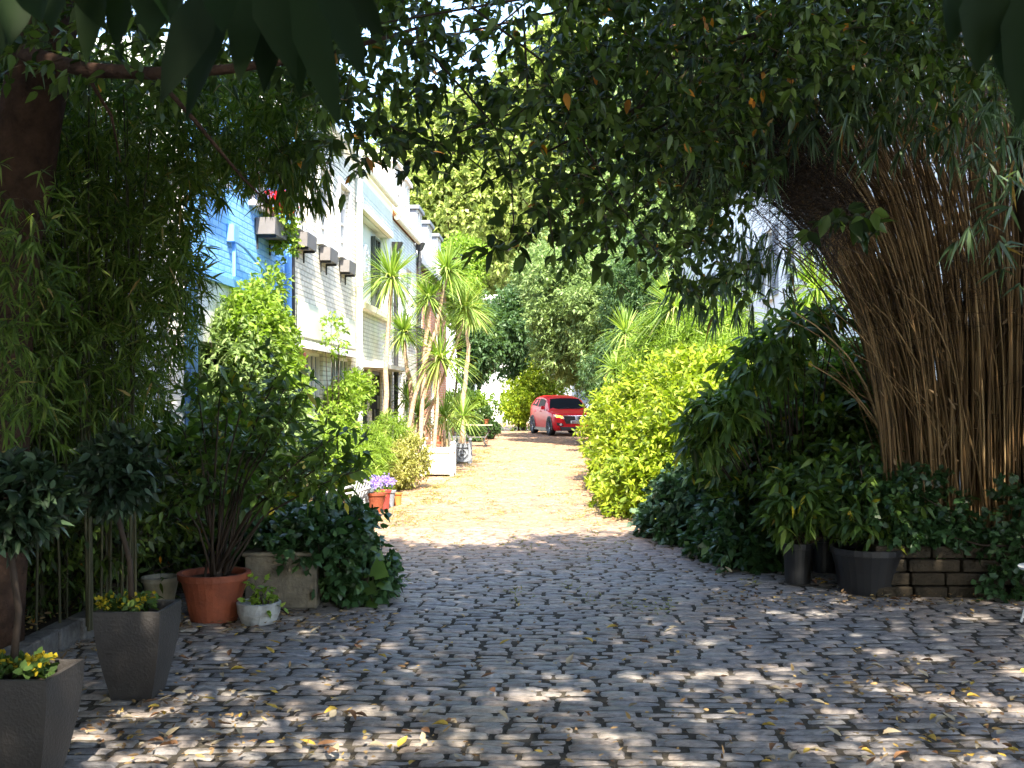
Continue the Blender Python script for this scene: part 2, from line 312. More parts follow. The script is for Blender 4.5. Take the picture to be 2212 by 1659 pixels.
def twigs(mb, A, B, r0, r1):
    A = np.asarray(A, float); B = np.asarray(B, float); n = len(A); T = nrm(B-A); X = nrm(np.cross(T, rng.normal(0, 1, (n, 3)))); Y = np.cross(T, X)
    th = np.array([0, 2.094, 4.189]); ring = X[:, None]*np.cos(th)[None, :, None]+Y[:, None]*np.sin(th)[None, :, None]
    V = np.concatenate([A[:, None]+ring*np.reshape(r0, (-1, 1, 1)), B[:, None]+ring*np.reshape(r1, (-1, 1, 1))], 1)
    f = np.array([[0, 1, 4, 3], [1, 2, 5, 4], [2, 0, 3, 5]]); mb.add(V.reshape(-1, 3), (np.arange(n)[:, None, None]*6+f[None]).reshape(-1, 4))
PATCH = []          # sunlit gaps: ellipses on the ground that no leaf of the overhead crown may shade
def shade_ok(P):
    gx = P[:, 0]-.118*P[:, 2]; gy = P[:, 1]+.805*P[:, 2]; ok = np.ones(len(P), bool)
    for cx, cy, rx, ry in PATCH: ok &= ((gx-cx)/rx)**2+((gy-cy)/ry)**2 > 1
    return ok
def sprigs(lm, tm, P, D, ln, k, L, W, kind='ov', spread=.9, droop=.2, fold=0, down=.3, tr=.0025, jit=.25, end=False, gaps=False):
    """n twigs, each carrying k leaves"""
    P = np.asarray(P, float); D = nrm(np.asarray(D, float)); n = len(P)
    if not n: return
    ln = np.broadcast_to(ln, (n,))*rng.uniform(.7, 1.3, n); E = P+D*ln[:, None]; E[:, 2] -= .12*ln
    if tm is not None: twigs(tm, P, E, np.full(n, tr), np.full(n, tr*.4))
    t = rng.uniform(.78 if end else .12, 1.0, (n, k)); B = P[:, None]+(E-P)[:, None]*t[..., None]
    R = rng.normal(0, 1, (n, k, 3)); dd = D[:, None]*rng.uniform(.2, .9, (n, k, 1))+nrm(R)*spread; dd[..., 2] -= down
    B = B.reshape(-1, 3); dd = dd.reshape(-1, 3); s = rng.uniform(1-jit, 1+jit, len(B))
    if gaps:
        ok = shade_ok(B); B = B[ok]; dd = dd[ok]; s = s[ok]
    leaves(lm, B, dd, L*s, W*s, kind, droop, fold)
def inpoly(x, y, poly):
    r = np.zeros(len(x), bool); n = len(poly)
    for i in range(n):
        x0, y0 = poly[i]; x1, y1 = poly[i-1]
        c = ((y0 > y) != (y1 > y)); with_ = (x1-x0)*(y-y0)/((y1-y0) if y1 != y0 else 1e-9)+x0
        r ^= c & (x < with_)
    return r
def slab(poly, n, Y0, Y1):
    """points inside a thick slab of foliage, Y0..Y1 metres out"""
    p = np.array(poly); out = np.zeros((0, 3))
    while len(out) < n:
        x = rng.uniform(p[:, 0].min(), p[:, 0].max(), n); y = rng.uniform(p[:, 1].min(), p[:, 1].max(), n); k = inpoly(x, y, poly); x = x[k]; y = y[k]
        Y = rng.uniform(Y0, Y1, len(x)); out = np.concatenate([out, np.stack([(x-1106)/F_*Y, Y, 1.6-(y-857)/F_*Y], -1)])
    return out[:n]
def ball(c, r, n, inner=.55, upbias=.25):
    d = nrm(rng.normal(0, 1, (n, 3))); s = rng.uniform(inner, 1, (n, 1)); P = np.array(c)+d*np.array(r)*s
    D = d.copy(); D[:, 2] += upbias; return P, nrm(D)
def blobs(c, r, nb, n, rs=(.3, .5), inner=.5):
    """a lumpy crown: nb lumps spread over an ellipsoid, n sprig roots in all"""
    Ps, Ds = [], []
    for i in range(nb):
        d = rng.normal(0, 1, 3); d /= np.linalg.norm(d); cc = np.array(c)+d*np.array(r)*rng.uniform(.35, .8); k = rng.uniform(*rs)
        P, D = ball(cc, np.array(r)*k, n//nb, inner); Ps.append(P); Ds.append(D)
    return np.concatenate(Ps), np.concatenate(Ds)

# ================================================================== SETTING
g = MB(); g.add([(-300, -60, -.05), (300, -60, -.05), (300, 600, -.05), (-300, 600, -.05)], np.array([[0, 1, 2, 3]]))
tag(g.build('ground', M['soil']), kind='structure')
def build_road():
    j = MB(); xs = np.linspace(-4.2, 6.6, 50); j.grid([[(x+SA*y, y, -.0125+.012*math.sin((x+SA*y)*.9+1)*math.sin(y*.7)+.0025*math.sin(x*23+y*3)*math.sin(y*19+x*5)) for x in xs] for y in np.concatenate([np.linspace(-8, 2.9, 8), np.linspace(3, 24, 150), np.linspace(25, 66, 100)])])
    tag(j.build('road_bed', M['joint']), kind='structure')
    r = MB()
    def zone(Ya, Yb, la, lb, K):
        y = Ya
        u = np.array([0, .06, .3, .7, .94, 1]) if K == 6 else np.array([0, .06, .94, 1])
        v = np.array([0, .13, .5, .87, 1]) if K == 6 else np.array([0, .13, .87, 1])
        hu = np.array([0, .82, 1, 1, .82, 0]) if K == 6 else np.array([0, .95, .95, 0]); hv = np.array([0, .8, 1, .8, 0]) if K == 6 else np.array([0, .95, .95, 0])
        H = hu[:, None]*hv[None]
        rows = []
        while y < Yb:
            dp = rng.uniform(.082, .106); x = la+rng.uniform(-.2, 0); wy = rng.uniform(-.4, .4)
            while x < lb:
                l = rng.uniform(.13, .31); rows.append((x, y, l, dp, wy)); x += l+rng.uniform(.0, .006)
            y += dp
        A = np.array(rows); n = len(A); gap = rng.uniform(.004, .009, n)
        X = A[:, 0:1]+gap[:, None]+u[None]*(A[:, 2:3]-2*gap[:, None]); Yv = A[:, 1:2]+gap[:, None]*.8+v[None]*(A[:, 3:4]-1.6*gap[:, None])
        V = np.zeros((n, len(u), len(v), 3)); V[..., 0] = X[:, :, None]; V[..., 1] = Yv[:, None, :]
        top = rng.normal(0, .0035, n); V[..., 2] = top[:, None, None]+(H[None]-1)*rng.uniform(.018, .026, (n, 1, 1))
        tx = rng.normal(0, .02, n); ty = rng.normal(0, .04, n)
        V[..., 2] += tx[:, None, None]*(u-.5)[None, :, None]*A[:, 2][:, None, None]+ty[:, None, None]*(v-.5)[None, None]*A[:, 3][:, None, None]
        V += rng.normal(0, 1, V.shape)*np.array([.004, .0035, .0018])
        V[..., 1] += .02*np.sin(V[..., 0]*1.3+V[..., 1]*.4)+.01*np.sin(V[..., 0]*4.1); V[..., 0] += SA*V[..., 1]
        V[..., 2] += .012*np.sin(V[..., 0]*.9+1)*np.sin(V[..., 1]*.7)
        a, b = len(u), len(v); i = (np.arange(a-1)*b)[None, :, None]; jj = np.arange(b-1)[None, None]; q = (np.arange(n)*a*b)[:, None, None]+i+jj
        r.add(V.reshape(-1, 3), np.stack([q, q+b, q+b+1, q+1], -1).reshape(-1, 4))
    zone(3.0, 13.0, -3.6, 6.0, 6); zone(13.0, 34, -3.4, 3.2, 4); zone(34, 62, -3.4, 6.0, 4)
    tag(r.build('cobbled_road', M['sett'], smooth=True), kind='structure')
build_road()
# moss and grass in the joints
mo = MB()
def moss(n, fx, sc=1):
    P = fx(n); leaves(mo, P, rng.normal(0, 1, (n, 3))*[1, 1, .25]+[0, 0, .35], rng.uniform(.02, .05, n)*sc, .008*sc, 'tri', .2)
def clump(cs, n, r):
    c = np.array(cs)[rng.integers(0, len(cs), n)]; return np.stack([c[:, 0]+rng.normal(0, 1, n)*r, c[:, 1]+rng.normal(0, 1, n)*r*2.2, np.full(n, .0)], -1)
lc = [street(rng.normal(-2.05, .2), rng.uniform(13, 33)) for i in range(190)]+[street(rng.normal(-1.5, .4), rng.uniform(11.5, 34)) for i in range(90)]+[street(rng.normal(0, .7), rng.uniform(8, 30)) for i in range(120)]+[street(rng.normal(.55, .15), rng.uniform(10, 25)) for i in range(40)]
moss(11000, lambda n: clump(lc, n, .055), 1.25)
tag(mo.build('moss', L_moss), 'yellowish moss and grass tufts in the joints of the cobbles', 'moss', kind='stuff')
# raised beds
b = MB(); X = np.linspace(-6.5, -2.93, 14); Yb = np.linspace(2.5, 12, 24)
b.grid([[(x, y, .13+.03*math.sin(x*5+y*3)+rng.normal(0, .01)) for x in X] for y in Yb]); 
tag(b.build('planting_bed', M['soil']), kind='structure')
k = MB(); y = 3.0
while y < 8.9:
    l = rng.uniform(.3, .5); dx = rng.normal(0, .012); k.box(-2.95+dx, -2.81+dx, y+.01, y+l-.01, -.02, .15+rng.normal(0, .008)); y += l
tag(k.build('stone_edging', M['kerb'], bevel=.015), 'low rough stone kerb edging the leafy bed behind the grey planters', 'kerb')
b = MB(); X = np.linspace(2.6, 7.5, 14)
b.grid([[(x, y, .42+.04*math.sin(x*4+y*2)+rng.normal(0, .012)) for x in X] for y in np.linspace(8.75, 13, 12)])
tag(b.build('raised_soil', M['soil']), kind='structure')

# ================================================================== HOUSES
def facade(mb, y0, y1, z0, z1, holes, depth=.16, x=0):
    ys = sorted({y0, y1, *[h[0] for h in holes], *[h[1] for h in holes]}); zs = sorted({z0, z1, *[h[2] for h in holes], *[h[3] for h in holes]})
    for a, b_ in zip(ys, ys[1:]):
        for c, d in zip(zs, zs[1:]):
            if a < y0 or b_ > y1 or c < z0 or d > z1: continue
            my, mz = (a+b_)/2, (c+d)/2
            if any(h[0] < my < h[1] and h[2] < mz < h[3] for h in holes): continue
            mb.add([(x, a, c), (x, b_, c), (x, b_, d), (x, a, d)], np.array([[0, 1, 2, 3]]))
    for (a, b_, c, d) in holes:
        if b_ <= y0 or a >= y1 or c >= z1 or d <= z0: continue
        X = x-depth
        mb.add([(x, a, c), (X, a, c), (X, a, d), (x, a, d)], np.array([[0, 1, 2, 3]])); mb.add([(x, b_, c), (X, b_, c), (X, b_, d), (x, b_, d)], np.array([[3, 2, 1, 0]]))
        mb.add([(x, a, d), (X, a, d), (X, b_, d), (x, b_, d)], np.array([[0, 1, 2, 3]])); mb.add([(x, a, c), (X, a, c), (X, b_, c), (x, b_, c)], np.array([[3, 2, 1, 0]]))
def window(root, y0, y1, z0, z1, cols=2, rows=3, fm=None, gm=None, x=-.1, fw=.05, sill=True, name='window'):
    f = MB(); t = .045
    f.box(x-t, x+t, y0, y0+fw, z0, z1); f.box(x-t, x+t, y1-fw, y1, z0, z1); f.box(x-t, x+t, y0+fw, y1-fw, z0, z0+fw); f.box(x-t, x+t, y0+fw, y1-fw, z1-fw, z1)
    for i in range(1, cols): yy = y0+(y1-y0)*i/cols; f.box(x-.025, x+.03, yy-.016, yy+.016, z0+fw, z1-fw)
    for i in range(1, rows): zz = z0+(z1-z0)*i/rows; f.box(x-.022, x+.027, y0+fw, y1-fw, zz-.015, zz+.015)
    if sill: f.box(x-.02, .09, y0-.06, y1+.06, z0-.07, z0-.002)
    o = f.build(name, fm or M['whitepaint'], root)
    p = MB(); p.box(x-.012, x-.002, y0+fw*.5, y1-fw*.5, z0+fw*.5, z1-fw*.5); p.build('pane', gm or M['glass'], o); return o
def house_body(root, w, H, wm, holes, z_split=None, low=None, depth=6, side=None):
    m = MB(); facade(m, 0, w, z_split or -.1, H, holes)
    e = MB() if side else m; e.add([(0, 0, -.1), (-depth, 0, -.1), (-depth, 0, H), (0, 0, H)], np.array([[0, 1, 2, 3]]))
    if side: e.build('side_wall', side, root)
    m.add([(0, w, -.1), (-depth, w, -.1), (-depth, w, H), (0, w, H)], np.array([[0, 1, 2, 3]]))
    m.add([(-depth, 0, -.1), (-depth, w, -.1), (-depth, w, H), (-depth, 0, H)], np.array([[0, 1, 2, 3]])); m.add([(0, 0, H), (0, w, H), (-depth, w, H), (-depth, 0, H)], np.array([[0, 1, 2, 3]]))
    m.build('wall', wm, root)
    if z_split:
        m = MB(); facade(m, 0, w, -.1, z_split, holes); m.build('ground_floor_wall', low, root)
def interior(root, w, H):   # dark room behind the openings
    m = MB(); m.box(-.9, -.5, .1, w-.1, 0, H-.2); m.build('interior', M['black'], root)
FL = -3.8
def hroot(name, label, y0, cat='house'): return thing(name, label, cat, street(FL, y0), SROT, 'houses along the left of the mews')
def downpipe(root, y, z0, z1, m, hopper=True, r=.05):
    p = MB(); p.tube([(.09, y, z0), (.09, y, z1)], r, 10)
    for z in np.arange(z0+.5, z1, 1.6): p.tube([(.09, y, z), (.09, y, z+.09)], r*1.35, 10)
    if hopper: p.hexa([(.02, y-.07, z1), (.16, y-.07, z1), (.16, y+.07, z1), (.02, y+.07, z1)], [(.01, y-.13, z1+.2), (.24, y-.13, z1+.2), (.24, y+.13, z1+.2), (.01, y+.13, z1+.2)])
    p.build('downpipe', m, root)
def gutter(root, w, z, m, y0=0):
    p = MB(); p.tube([(.09, y0, z), (.09, w, z)], .06, 8); p.build('gutter', m, root)
# blue house  8.6 .. 15.1
Y1 = 10.9; r = hroot('blue_house', 'bright blue painted brick mews house behind the bamboo', Y1)
H1 = [(2.35, 3.25, 4.05, 5.0), (.4, 1.2, 4.05, 5.0), (2.6, 3.5, 0, 2.2), (.4, 1.9, .8, 2.2)]
house_body(r, 4.2, 5.3, M['blue'], H1, 2.93, M['renderw'], side=M['renderw'])
for h in H1[:2]: window(r, *h, 2, 4)
window(r, *H1[3], 4, 2)
d = MB(); d.box(-.12, -.06, 2.6, 3.5, 0, 2.2); d.box(-.06, -.04, 2.72, 3.38, .2, 1.0); d.build('door', M['darkblue'], r)
s = MB(); s.box(0.002, .05, 0, 4.2, 2.88, 2.97); s.build('string_course', M['bluepaint'], r)
for a, b_ in ((.0, .22), (2.3, 2.5)): s = MB(); s.box(0.002, .07, a, b_, 0, 2.88); s.build('pilaster', M['darkblue'], r)
p = MB(); p.tube([(.06, 1.5, 3.0), (.06, 1.5, 3.42), (.06, 1.9, 3.40), (.06, 2.9, 3.2)], .022, 6); p.box(.003, .09, 1.4, 1.6, 3.4, 3.6); p.build('service_pipe', M['bluepaint'], r)
downpipe(r, 3.9, 0, 5.0, M['bluepaint']); downpipe(r, 4.13, 0, 5.9, M['black'], False, .04); gutter(r, 4.2, 5.28, M['black'])
# white house  15.1 .. 20.35
Y2 = 15.12; r = hroot('white_house', 'white painted brick mews house with three grey window boxes', Y2); W2 = 5.2
H2 = [(.35, 1.25, 4.12, 5.36), (1.95, 2.85, 4.12, 5.36), (3.55, 4.45, 4.12, 5.36), (.8, 2.3, .5, 2.3), (2.9, 4.7, .5, 2.3)]
house_body(r, W2, 6.15, M['white'], H2)
for h in H2[:3]: window(r, *h, 2, 4, gm=M['pane'])
for h in H2[3:]: window(r, *h, 5, 2, gm=M['pane'])
s = MB(); s.box(.003, .05, .5, 4.9, 2.5, 3.02); s.build('render_panel', M['render'], r, bevel=.01)
s = MB(); s.hexa([(.003, .55, 2.34), (.22, .55, 2.30), (.22, 4.85, 2.30), (.003, 4.85, 2.34)], [(.003, .55, 2.46), (.22, .55, 2.36), (.22, 4.85, 2.36), (.003, 4.85, 2.46)]); s.build('lintel_ledge', M['whitepaint'], r)
for h in H2[:3]:
    s = MB(); s.box(.002, .045, h[0]-.1, h[0]-.003, h[2]-.08, h[3]+.1); s.box(.002, .045, h[1]+.003, h[1]+.1, h[2]-.08, h[3]+.1); s.box(.002, .045, h[0]-.003, h[1]+.003, h[3]+.003, h[3]+.1); s.build('window_surround', M['whitepaint'], r)
s = MB(); s.box(.002, .12, .42, .62, 1.9, 2.25); s.build('meter_box', M['redbox'], r, bevel=.01)
downpipe(r, 5.1, 0, 5.75, M['whitepaint'], True, .055); gutter(r, W2, 6.12, M['whitepaint'])
# pale green house 20.35 .. 24.9
Y3 = 20.34; r = hroot('pale_green_house', 'pale green house with a recessed panel and oval relief', Y3); W3 = 4.55
H3 = [(.15, 3.75, 3.45, 5.2), (.2, 1.4, 0, 2.15), (1.75, 3.0, 0, 2.15), (3.2, 4.3, 0, 2.1)]
house_body(r, W3, 6.1, M['render'], H3, 3.3, M['palewhite'])
s = MB(); facade(s, .12, W3-.03, 5.35, 5.62, [], x=.025); s.build('rough_brick_band', M['pale'], r)
m = MB(); m.box(-.24, -.158, .15, 3.75, 3.45, 5.2); m.build('recess_panel', M['render'], r)
window(r, .2, .75, 3.5, 5.05, 1, 4, M['darkframe'], x=-.1, sill=False); window(r, 2.5, 3.2, 3.5, 5.05, 2, 4, M['darkframe'], x=-.1, sill=False)
o = MB(); th = np.linspace(0, 2*math.pi, 25)
o.tube([(-.12, 1.65+.22*math.cos(a), 4.35+.36*math.sin(a)) for a in th], .05, 8, False)
o.grid([[(-.13+.05*math.cos(f*1.5), 1.65+.2*f*math.cos(a), 4.35+.34*f*math.sin(a)) for a in th] for f in (.01, .4, .7, 1)])
for q in range(9): a = q*.7; o.tube([(-.09, 1.65+.1*math.cos(a), 4.35+.19*math.sin(a)), (-.06, 1.65+.14*math.cos(a), 4.35+.26*math.sin(a))], .03, 6)
o.build('oval_relief', M['whitepaint'], r, smooth=True)
s = MB(); s.box(.002, .14, .05, 4.0, 3.3, 3.43); s.box(.002, .1, .05, 4.0, 5.22, 5.36); s.build('ledge', M['cream_r'], r, bevel=.01)
s = MB(); s.hexa([(.003, .1, 2.18), (.5, .1, 2.16), (.5, 4.45, 2.16), (.003, 4.45, 2.18)], [(.003, .1, 2.32), (.5, .1, 2.24), (.5, 4.45, 2.24), (.003, 4.45, 2.32)]); s.build('door_canopy', M['whitepaint'], r)
for h in H3[1:]:
    f = window(r, h[0], h[1], .02, h[3], 2, 3, M['darkframe'], x=-.08, fw=.09, sill=False, name='glazed_door')
s = MB(); s.box(.003, .16, 1.46, 1.7, 1.35, 1.62); s.tube([(.08, 1.58, 1.62), (.08, 1.58, 1.75)], .02, 6); s.build('wall_lantern', M['black'], r)
downpipe(r, 4.5, 0, 5.0, M['black']); gutter(r, W3, 6.08, M['cream_r'])
# cottage with tiled mansard 24.9 .. 29.2
def mansard(root, w, z, m, rise=1.6, back=.9):
    p = MB(); p.hexa([(.1, 0, z), (.1, w, z), (-6, w, z), (-6, 0, z)][::-1], [(-back, 0, z+rise), (-back, w, z+rise), (-6+back, w, z+rise), (-6+back, 0, z+rise)][::-1]); return p.build('roof', m, root)
def dormer(rf, y0, y1, z0, z1, fm, cm):
    d_ = MB(); d_.box(-1.2, -.12, y0, y0+.06, z0, z1); d_.box(-1.2, -.12, y1-.06, y1, z0, z1); d_.box(-1.2, -.02, y0-.08, y1+.08, z1, z1+.1); d_.box(-1.2, -.13, y0+.06, y1-.06, z0, z0+.1)
    o = d_.build('dormer', cm, rf); 
    f = MB(); x = -.14; ym = (y0+y1)/2
    for a, b_ in ((y0+.06, ym), (ym, y1-.06)):
        f.box(x, x+.05, a, a+.05, z0+.1, z1); f.box(x, x+.05, b_-.05, b_, z0+.1, z1); f.box(x, x+.05, a+.05, b_-.05, z0+.1, z0+.15); f.box(x, x+.05, a+.05, b_-.05, z1-.05, z1); f.box(x+.01, x+.04, a+.05, b_-.05, (z0+z1)/2, (z0+z1)/2+.03)
    f.build('window_frame', fm, o); p_ = MB(); p_.box(x-.03, x-.01, y0+.06, y1-.06, z0+.1, z1); p_.build('pane', M['pane'], o)
Y4 = 24.9; r = hroot('tiled_roof_house', 'sage and white house under an orange tiled roof with dormers', Y4); W4 = 4.3
H4 = [(.5, 1.3, 3.4, 4.9), (2.3, 3.4, 3.4, 4.9), (.5, 1.6, .3, 2.2), (2.2, 3.2, 0, 2.1)]
house_body(r, W4, 5.75, M['pale'], H4, 3.0, M['palewhite'])
for h in H4[:3]: window(r, *h, 2, 4, gm=M['pane'])
window(r, *H4[3], 1, 3, M['darkframe'], sill=False, name='glazed_door')
rf = mansard(r, W4, 5.82, M['tile']); dormer(rf, .9, 1.9, 6.0, 7.3, M['whitepaint'], M['whitepaint']); dormer(rf, 2.6, 3.6, 6.0, 7.2, M['whitepaint'], M['whitepaint'])
p = MB()
for zz in (3.3, 3.15): p.tube([(.05, .4, zz), (.45, .4, zz), (.45, 3.5, zz), (.05, 3.5, zz)], .025, 6)
for yy in np.arange(.4, 3.6, .35): p.tube([(.45, yy, 3.0), (.45, yy, 3.3)], .018, 6)
p.build('balcony_rail', M['black'], r)
downpipe(r, 4.2, 0, 5.6, M['black']); gutter(r, W4, 5.8, M['cream_r'])
# brick house 29.2 .. 36
Y5 = 29.2; r = hroot('red_brick_house', 'red brick house with grey slate dormers at the end of the row', Y5); W5 = 8
H5 = [(.6, 1.5, 3.2, 4.6), (2.4, 3.3, 3.2, 4.6), (4.8, 5.8, 3.2, 4.6), (1, 2.2, .4, 2.1), (3.4, 4.6, 0, 2.1)]
house_body(r, W5, 5.2, M['redbrick'], H5)
for h in H5: window(r, *h, 2, 3, gm=M['pane'])
rf = mansard(r, W5, 5.27, M['slate'], 2.0); 
for yy in (.8, 3.4, 6): dormer(rf, yy, yy+1.1, 5.5, 6.9, M['whitepaint'], M['greylead'])
gutter(r, W5, 5.25, M['black'])
ch = MB(); ch.box(-3, -2.2, 7, 8.0, 7, 9.2); ch.build('chimney', M['redbrick'], rf)
# far white villa beyond the gate
r = thing('white_villa', 'bright white villa wall beyond the iron gate', 'house', (-9, 66, 0)); m = MB(); 
m.box(0, 17, 0, 8, -.1, 7.6); m.build('wall', M['renderw'], r)
for i in range(7):
    for z in ((1.2, 4.6) if i != 3 else ()): f = MB(); f.box(1.2+i*2.3, 2.2+i*2.3, -.03, .02, z, z+1.7); f.build('window', M['pane'], r)
m = MB(); m.box(-.2, 17.2, -.25, 8.2, 7.6, 7.9); m.build('cornice', M['whitepaint'], r)
# tall building far behind the roofs
r = thing('distant_terrace', 'pale grey tall terrace rising behind the mews roofs', 'building', (-17, 78, 0)); m = MB(); m.box(0, 7.4, 0, 10, 0, 19.2); m.build('wall', M['renderw'], r)
f = MB(); f.box(-.3, 7.7, -.4, 10.3, 19.2, 19.8); f.build('cornice', M['whitepaint'], r)
for i in range(3):
    for z in (12, 15.2): f = MB(); f.box(1+i*2.2, 2+i*2.2, -.05, .02, z, z+2); f.build('window', M['pane'], r)
    f = MB(); f.box(1+i*2.2, 2+i*2.2, -.05, .02, 17.6, 18.8); f.build('window', M['pane'], r)
for i in range(4): ch = MB(); ch.box(.8+i*1.5, 1.5+i*1.5, 4, 5, 19.8, 21.2); ch.build('chimney', M['renderw'], r)
# right hand white house (its shaded front seen between the leaves)
r = thing('shuttered_white_house', 'pale white house with louvred shutters behind the bamboo on the right', 'house', street(5.0, 42), SROT+math.pi); WR = 36
HR = []
for i in range(11):
    for z in (.7, 3.9): HR.append((1.2+i*3.1, 2.2+i*3.1, z, z+1.6))
house_body(r, WR, 7.2, M['renderw'], HR)
for i, h in enumerate(HR): window(r, *h, 2, 3)
for h in HR:
    for a in (h[0]-.52, h[1]+.04):
        s = MB(); s.box(.004, .05, a, a+.05, h[2], h[3]); s.box(.004, .05, a+.43, a+.48, h[2], h[3])
        for z in np.arange(h[2], h[3]-.03, .06): s.hexa([(.004, a+.05, z), (.045, a+.05, z+.0), (.045, a+.43, z), (.004, a+.43, z)], [(.004, a+.05, z+.05), (.02, a+.05, z+.05), (.02, a+.43, z+.05), (.004, a+.43, z+.05)])
        s.build('shutter', M['greylead'], r)
# left garden wall behind the bamboo
r = thing('white_garage', 'white rendered building nearest on the left, behind the bamboo', 'building', street(FL-.15, -4), SROT); m = MB(); m.box(-5, 0, 0, 14.85, -.1, 3.9); m.build('wall', M['renderw'], r)
m = MB(); m.box(-5.1, .08, -.1, 14.86, 3.9, 4.05); m.build('parapet', M['whitepaint'], r)

# window boxes
def window_box(Y, label, l=.62, dep=.18, z=3.8, lat=0.0):
    t_ = thing('window_box', label, 'window box', street(FL, Y, z), SROT, 'grey window boxes on the house fronts')
    m = MB(); m.hexa([(.02, 0, 0), (dep, 0, 0), (dep, l, 0), (.02, l, 0)], [(.015, -.005, .21), (dep+.01, -.005, .21), (dep+.01, l+.005, .21), (.015, l+.005, .21)]); m.build('trough', M['boxgrey'], t_)
    b_ = MB(); 
    for yy in (.1, l-.1): b_.box(0, dep, yy-.015, yy+.015, -.035, -.003); b_.box(0, .02, yy-.015, yy+.015, -.18, -.035)
    b_.build('bracket', M['black'], t_); return t_
window_box(13.45, 'grey window box on the blue house holding red geraniums', .8, .26, 3.66)
window_box(Y2+.42, 'grey window box nearest the black pipe on the white house'); window_box(Y2+2.0, 'middle grey window box of the three on the white house'); window_box(Y2+3.6, 'farthest grey window box on the white house, beside the white pipe')
gr = thing('geranium', 'red and pink geraniums trailing from the blue house window box', 'flowers', street(FL+.15, 13.7, 4.0)); q = Off(gr)
lm, tm, fl = MB(), MB(), MB(); c = np.array(street(FL+.17, 13.9, 3.93))
P, D = ball(c, (.2, .42, .16), 90, .3); sprigs(lm, tm, P, D, .12, 8, .05, .045, 'ivy', 1, .1)
P, D = ball(c+[.06, .25, -.25], (.14, .28, .4), 120, .1); sprigs(lm, tm, P, D*[1, 1, -.5], .1, 8, .045, .035, 'ov', 1, .2)
P, D = ball(c+[.06, 0, .2], (.2, .5, .13), 80, .2)
for a, d_ in zip(P, D): pp = a+rng.normal(0, .018, (26, 3)); leaves(fl, pp, nrm(pp-a+.001)+[0, 0, .3], .035, .03, 'tri', 0)
q.part(lm, 'foliage', L_climb); q.part(tm, 'stem', M['twig']); q.part(fl, 'blossom', L_red)

# ================================================================== TREES BACKGROUND
def trunk_lines(base, tips, r0):
    tb = MB(); base = np.array(base); mid = base+(np.mean(tips, 0)-base)*.45; mid[2] = base[2]+(np.mean(tips, 0)[2]-base[2])*.45
    tb.tube([base, base*.5+mid*.5+rng.normal(0, .04, 3), mid], [r0, r0*.8, r0*.65], 10)
    for t_ in tips:
        a = mid+(t_-mid)*.5+rng.normal(0, .12, 3)*np.linalg.norm(t_-mid)*.3; tb.tube([mid, a, t_], [r0*.45, r0*.28, r0*.08], 6)
    return tb
def tree(name, label, base, c, r, nb, n, k, L, W, m, kind='d4', ln=.35, tr=.15, group=None, rs=(.3, .5), cat='tree', inner=.5, extra=()):
    root = thing(name, label, cat, base, group=group); q = Off(root); lm, tm = MB(), MB()
    for (cc, rr, nn) in [(c, r, n)]+list(extra):
        P, D = blobs(cc, rr, max(3, int(nb*nn/n)), nn, rs, inner); sprigs(lm, None, P, D, ln, k, L, W, kind, 1.0, .15)
    tips = [np.array(c)+nrm(rng.normal(0, 1, 3))*np.array(r)*.7 for i in range(9)]
    q.part(trunk_lines(base, tips, tr), 'trunk', M['bark']); q.part(lm, 'crown', m); return root
ct = at(1010, 400, 76); tree('tall_tree', 'tall sunlit yellow-green tree behind the end of the mews', (ct[0], 76, 0), ct, (8.2, 5, 9.2), 70, 11000, 7, .42, .26, L_bright, rs=(.16, .32), tr=.4, ln=.6, group='tall trees behind the mews')
ct = at(1260, 330, 72); tree('tall_tree', 'tall mid-green tree right of the sunlit one, behind the arch', (ct[0], 72, 0), ct, (8, 5, 10), 60, 10000, 7, .42, .24, L_bright, rs=(.18, .34), tr=.4, ln=.6, group='tall trees behind the mews')
ct = at(1500, 350, 58); tree('tall_tree', 'dense green tree behind the bamboo arch on the right', (ct[0], 58, 0), ct, (7, 5, 9), 50, 8000, 7, .4, .22, L_mid, rs=(.18, .36), tr=.4, ln=.6, group='tall trees behind the mews')
ct = at(870, 470, 88); tree('tall_tree', 'loose green tree showing over the slate dormers', (ct[0], 88, 0), ct, (5, 4, 9), 30, 4200, 7, .42, .24, L_mid, rs=(.18, .34), tr=.4, ln=.6, group='tall trees behind the mews')
ct = at(1118, 690, 51); tree('dark_tree', 'dark blue-green tree hanging over the iron gate', (ct[0]+.3, 51, 0), ct, (1.7, 1.6, 2.8), 16, 3200, 7, .2, .09, L_deep, tr=.14, group='trees at the end of the mews')
ct = at(1035, 720, 47); tree('dark_tree', 'dark shrubby tree behind the cordylines', (ct[0], 47, 0), ct, (.95, 1.2, 2.5), 14, 2600, 7, .18, .09, L_deep, tr=.12, group='trees at the end of the mews')
ct = at(1270, 735, 35.5); tree('laurel_tree', 'rounded mid-green tree overhanging the red car', (ct[0]+1.1, 37, 0), ct, (1.9, 1.9, 1.95), 40, 6500, 8, .16, .06, L_mid, 'd4', rs=(.2, .36), tr=.12, extra=[((2.5, 39.8, 6.0), (2.6, 2.3, 1.9), 9500), (at(1230, 640, 35.5), (1.6, 2.2, 1.5), 4200), (at(1330, 690, 34), (1.5, 1.8, 2.2), 4000)])
ct = at(1370, 720, 31); tree('conifer', 'dark green conifer between the laurel and the cordylines', (ct[0], 31, 0), ct, (1.0, 1.3, 2.4), 22, 5200, 8, .13, .035, L_deep, 'd4', rs=(.25, .45), tr=.1, extra=[(at(1330, 850, 30), (.8, 1, 1.6), 2600)])
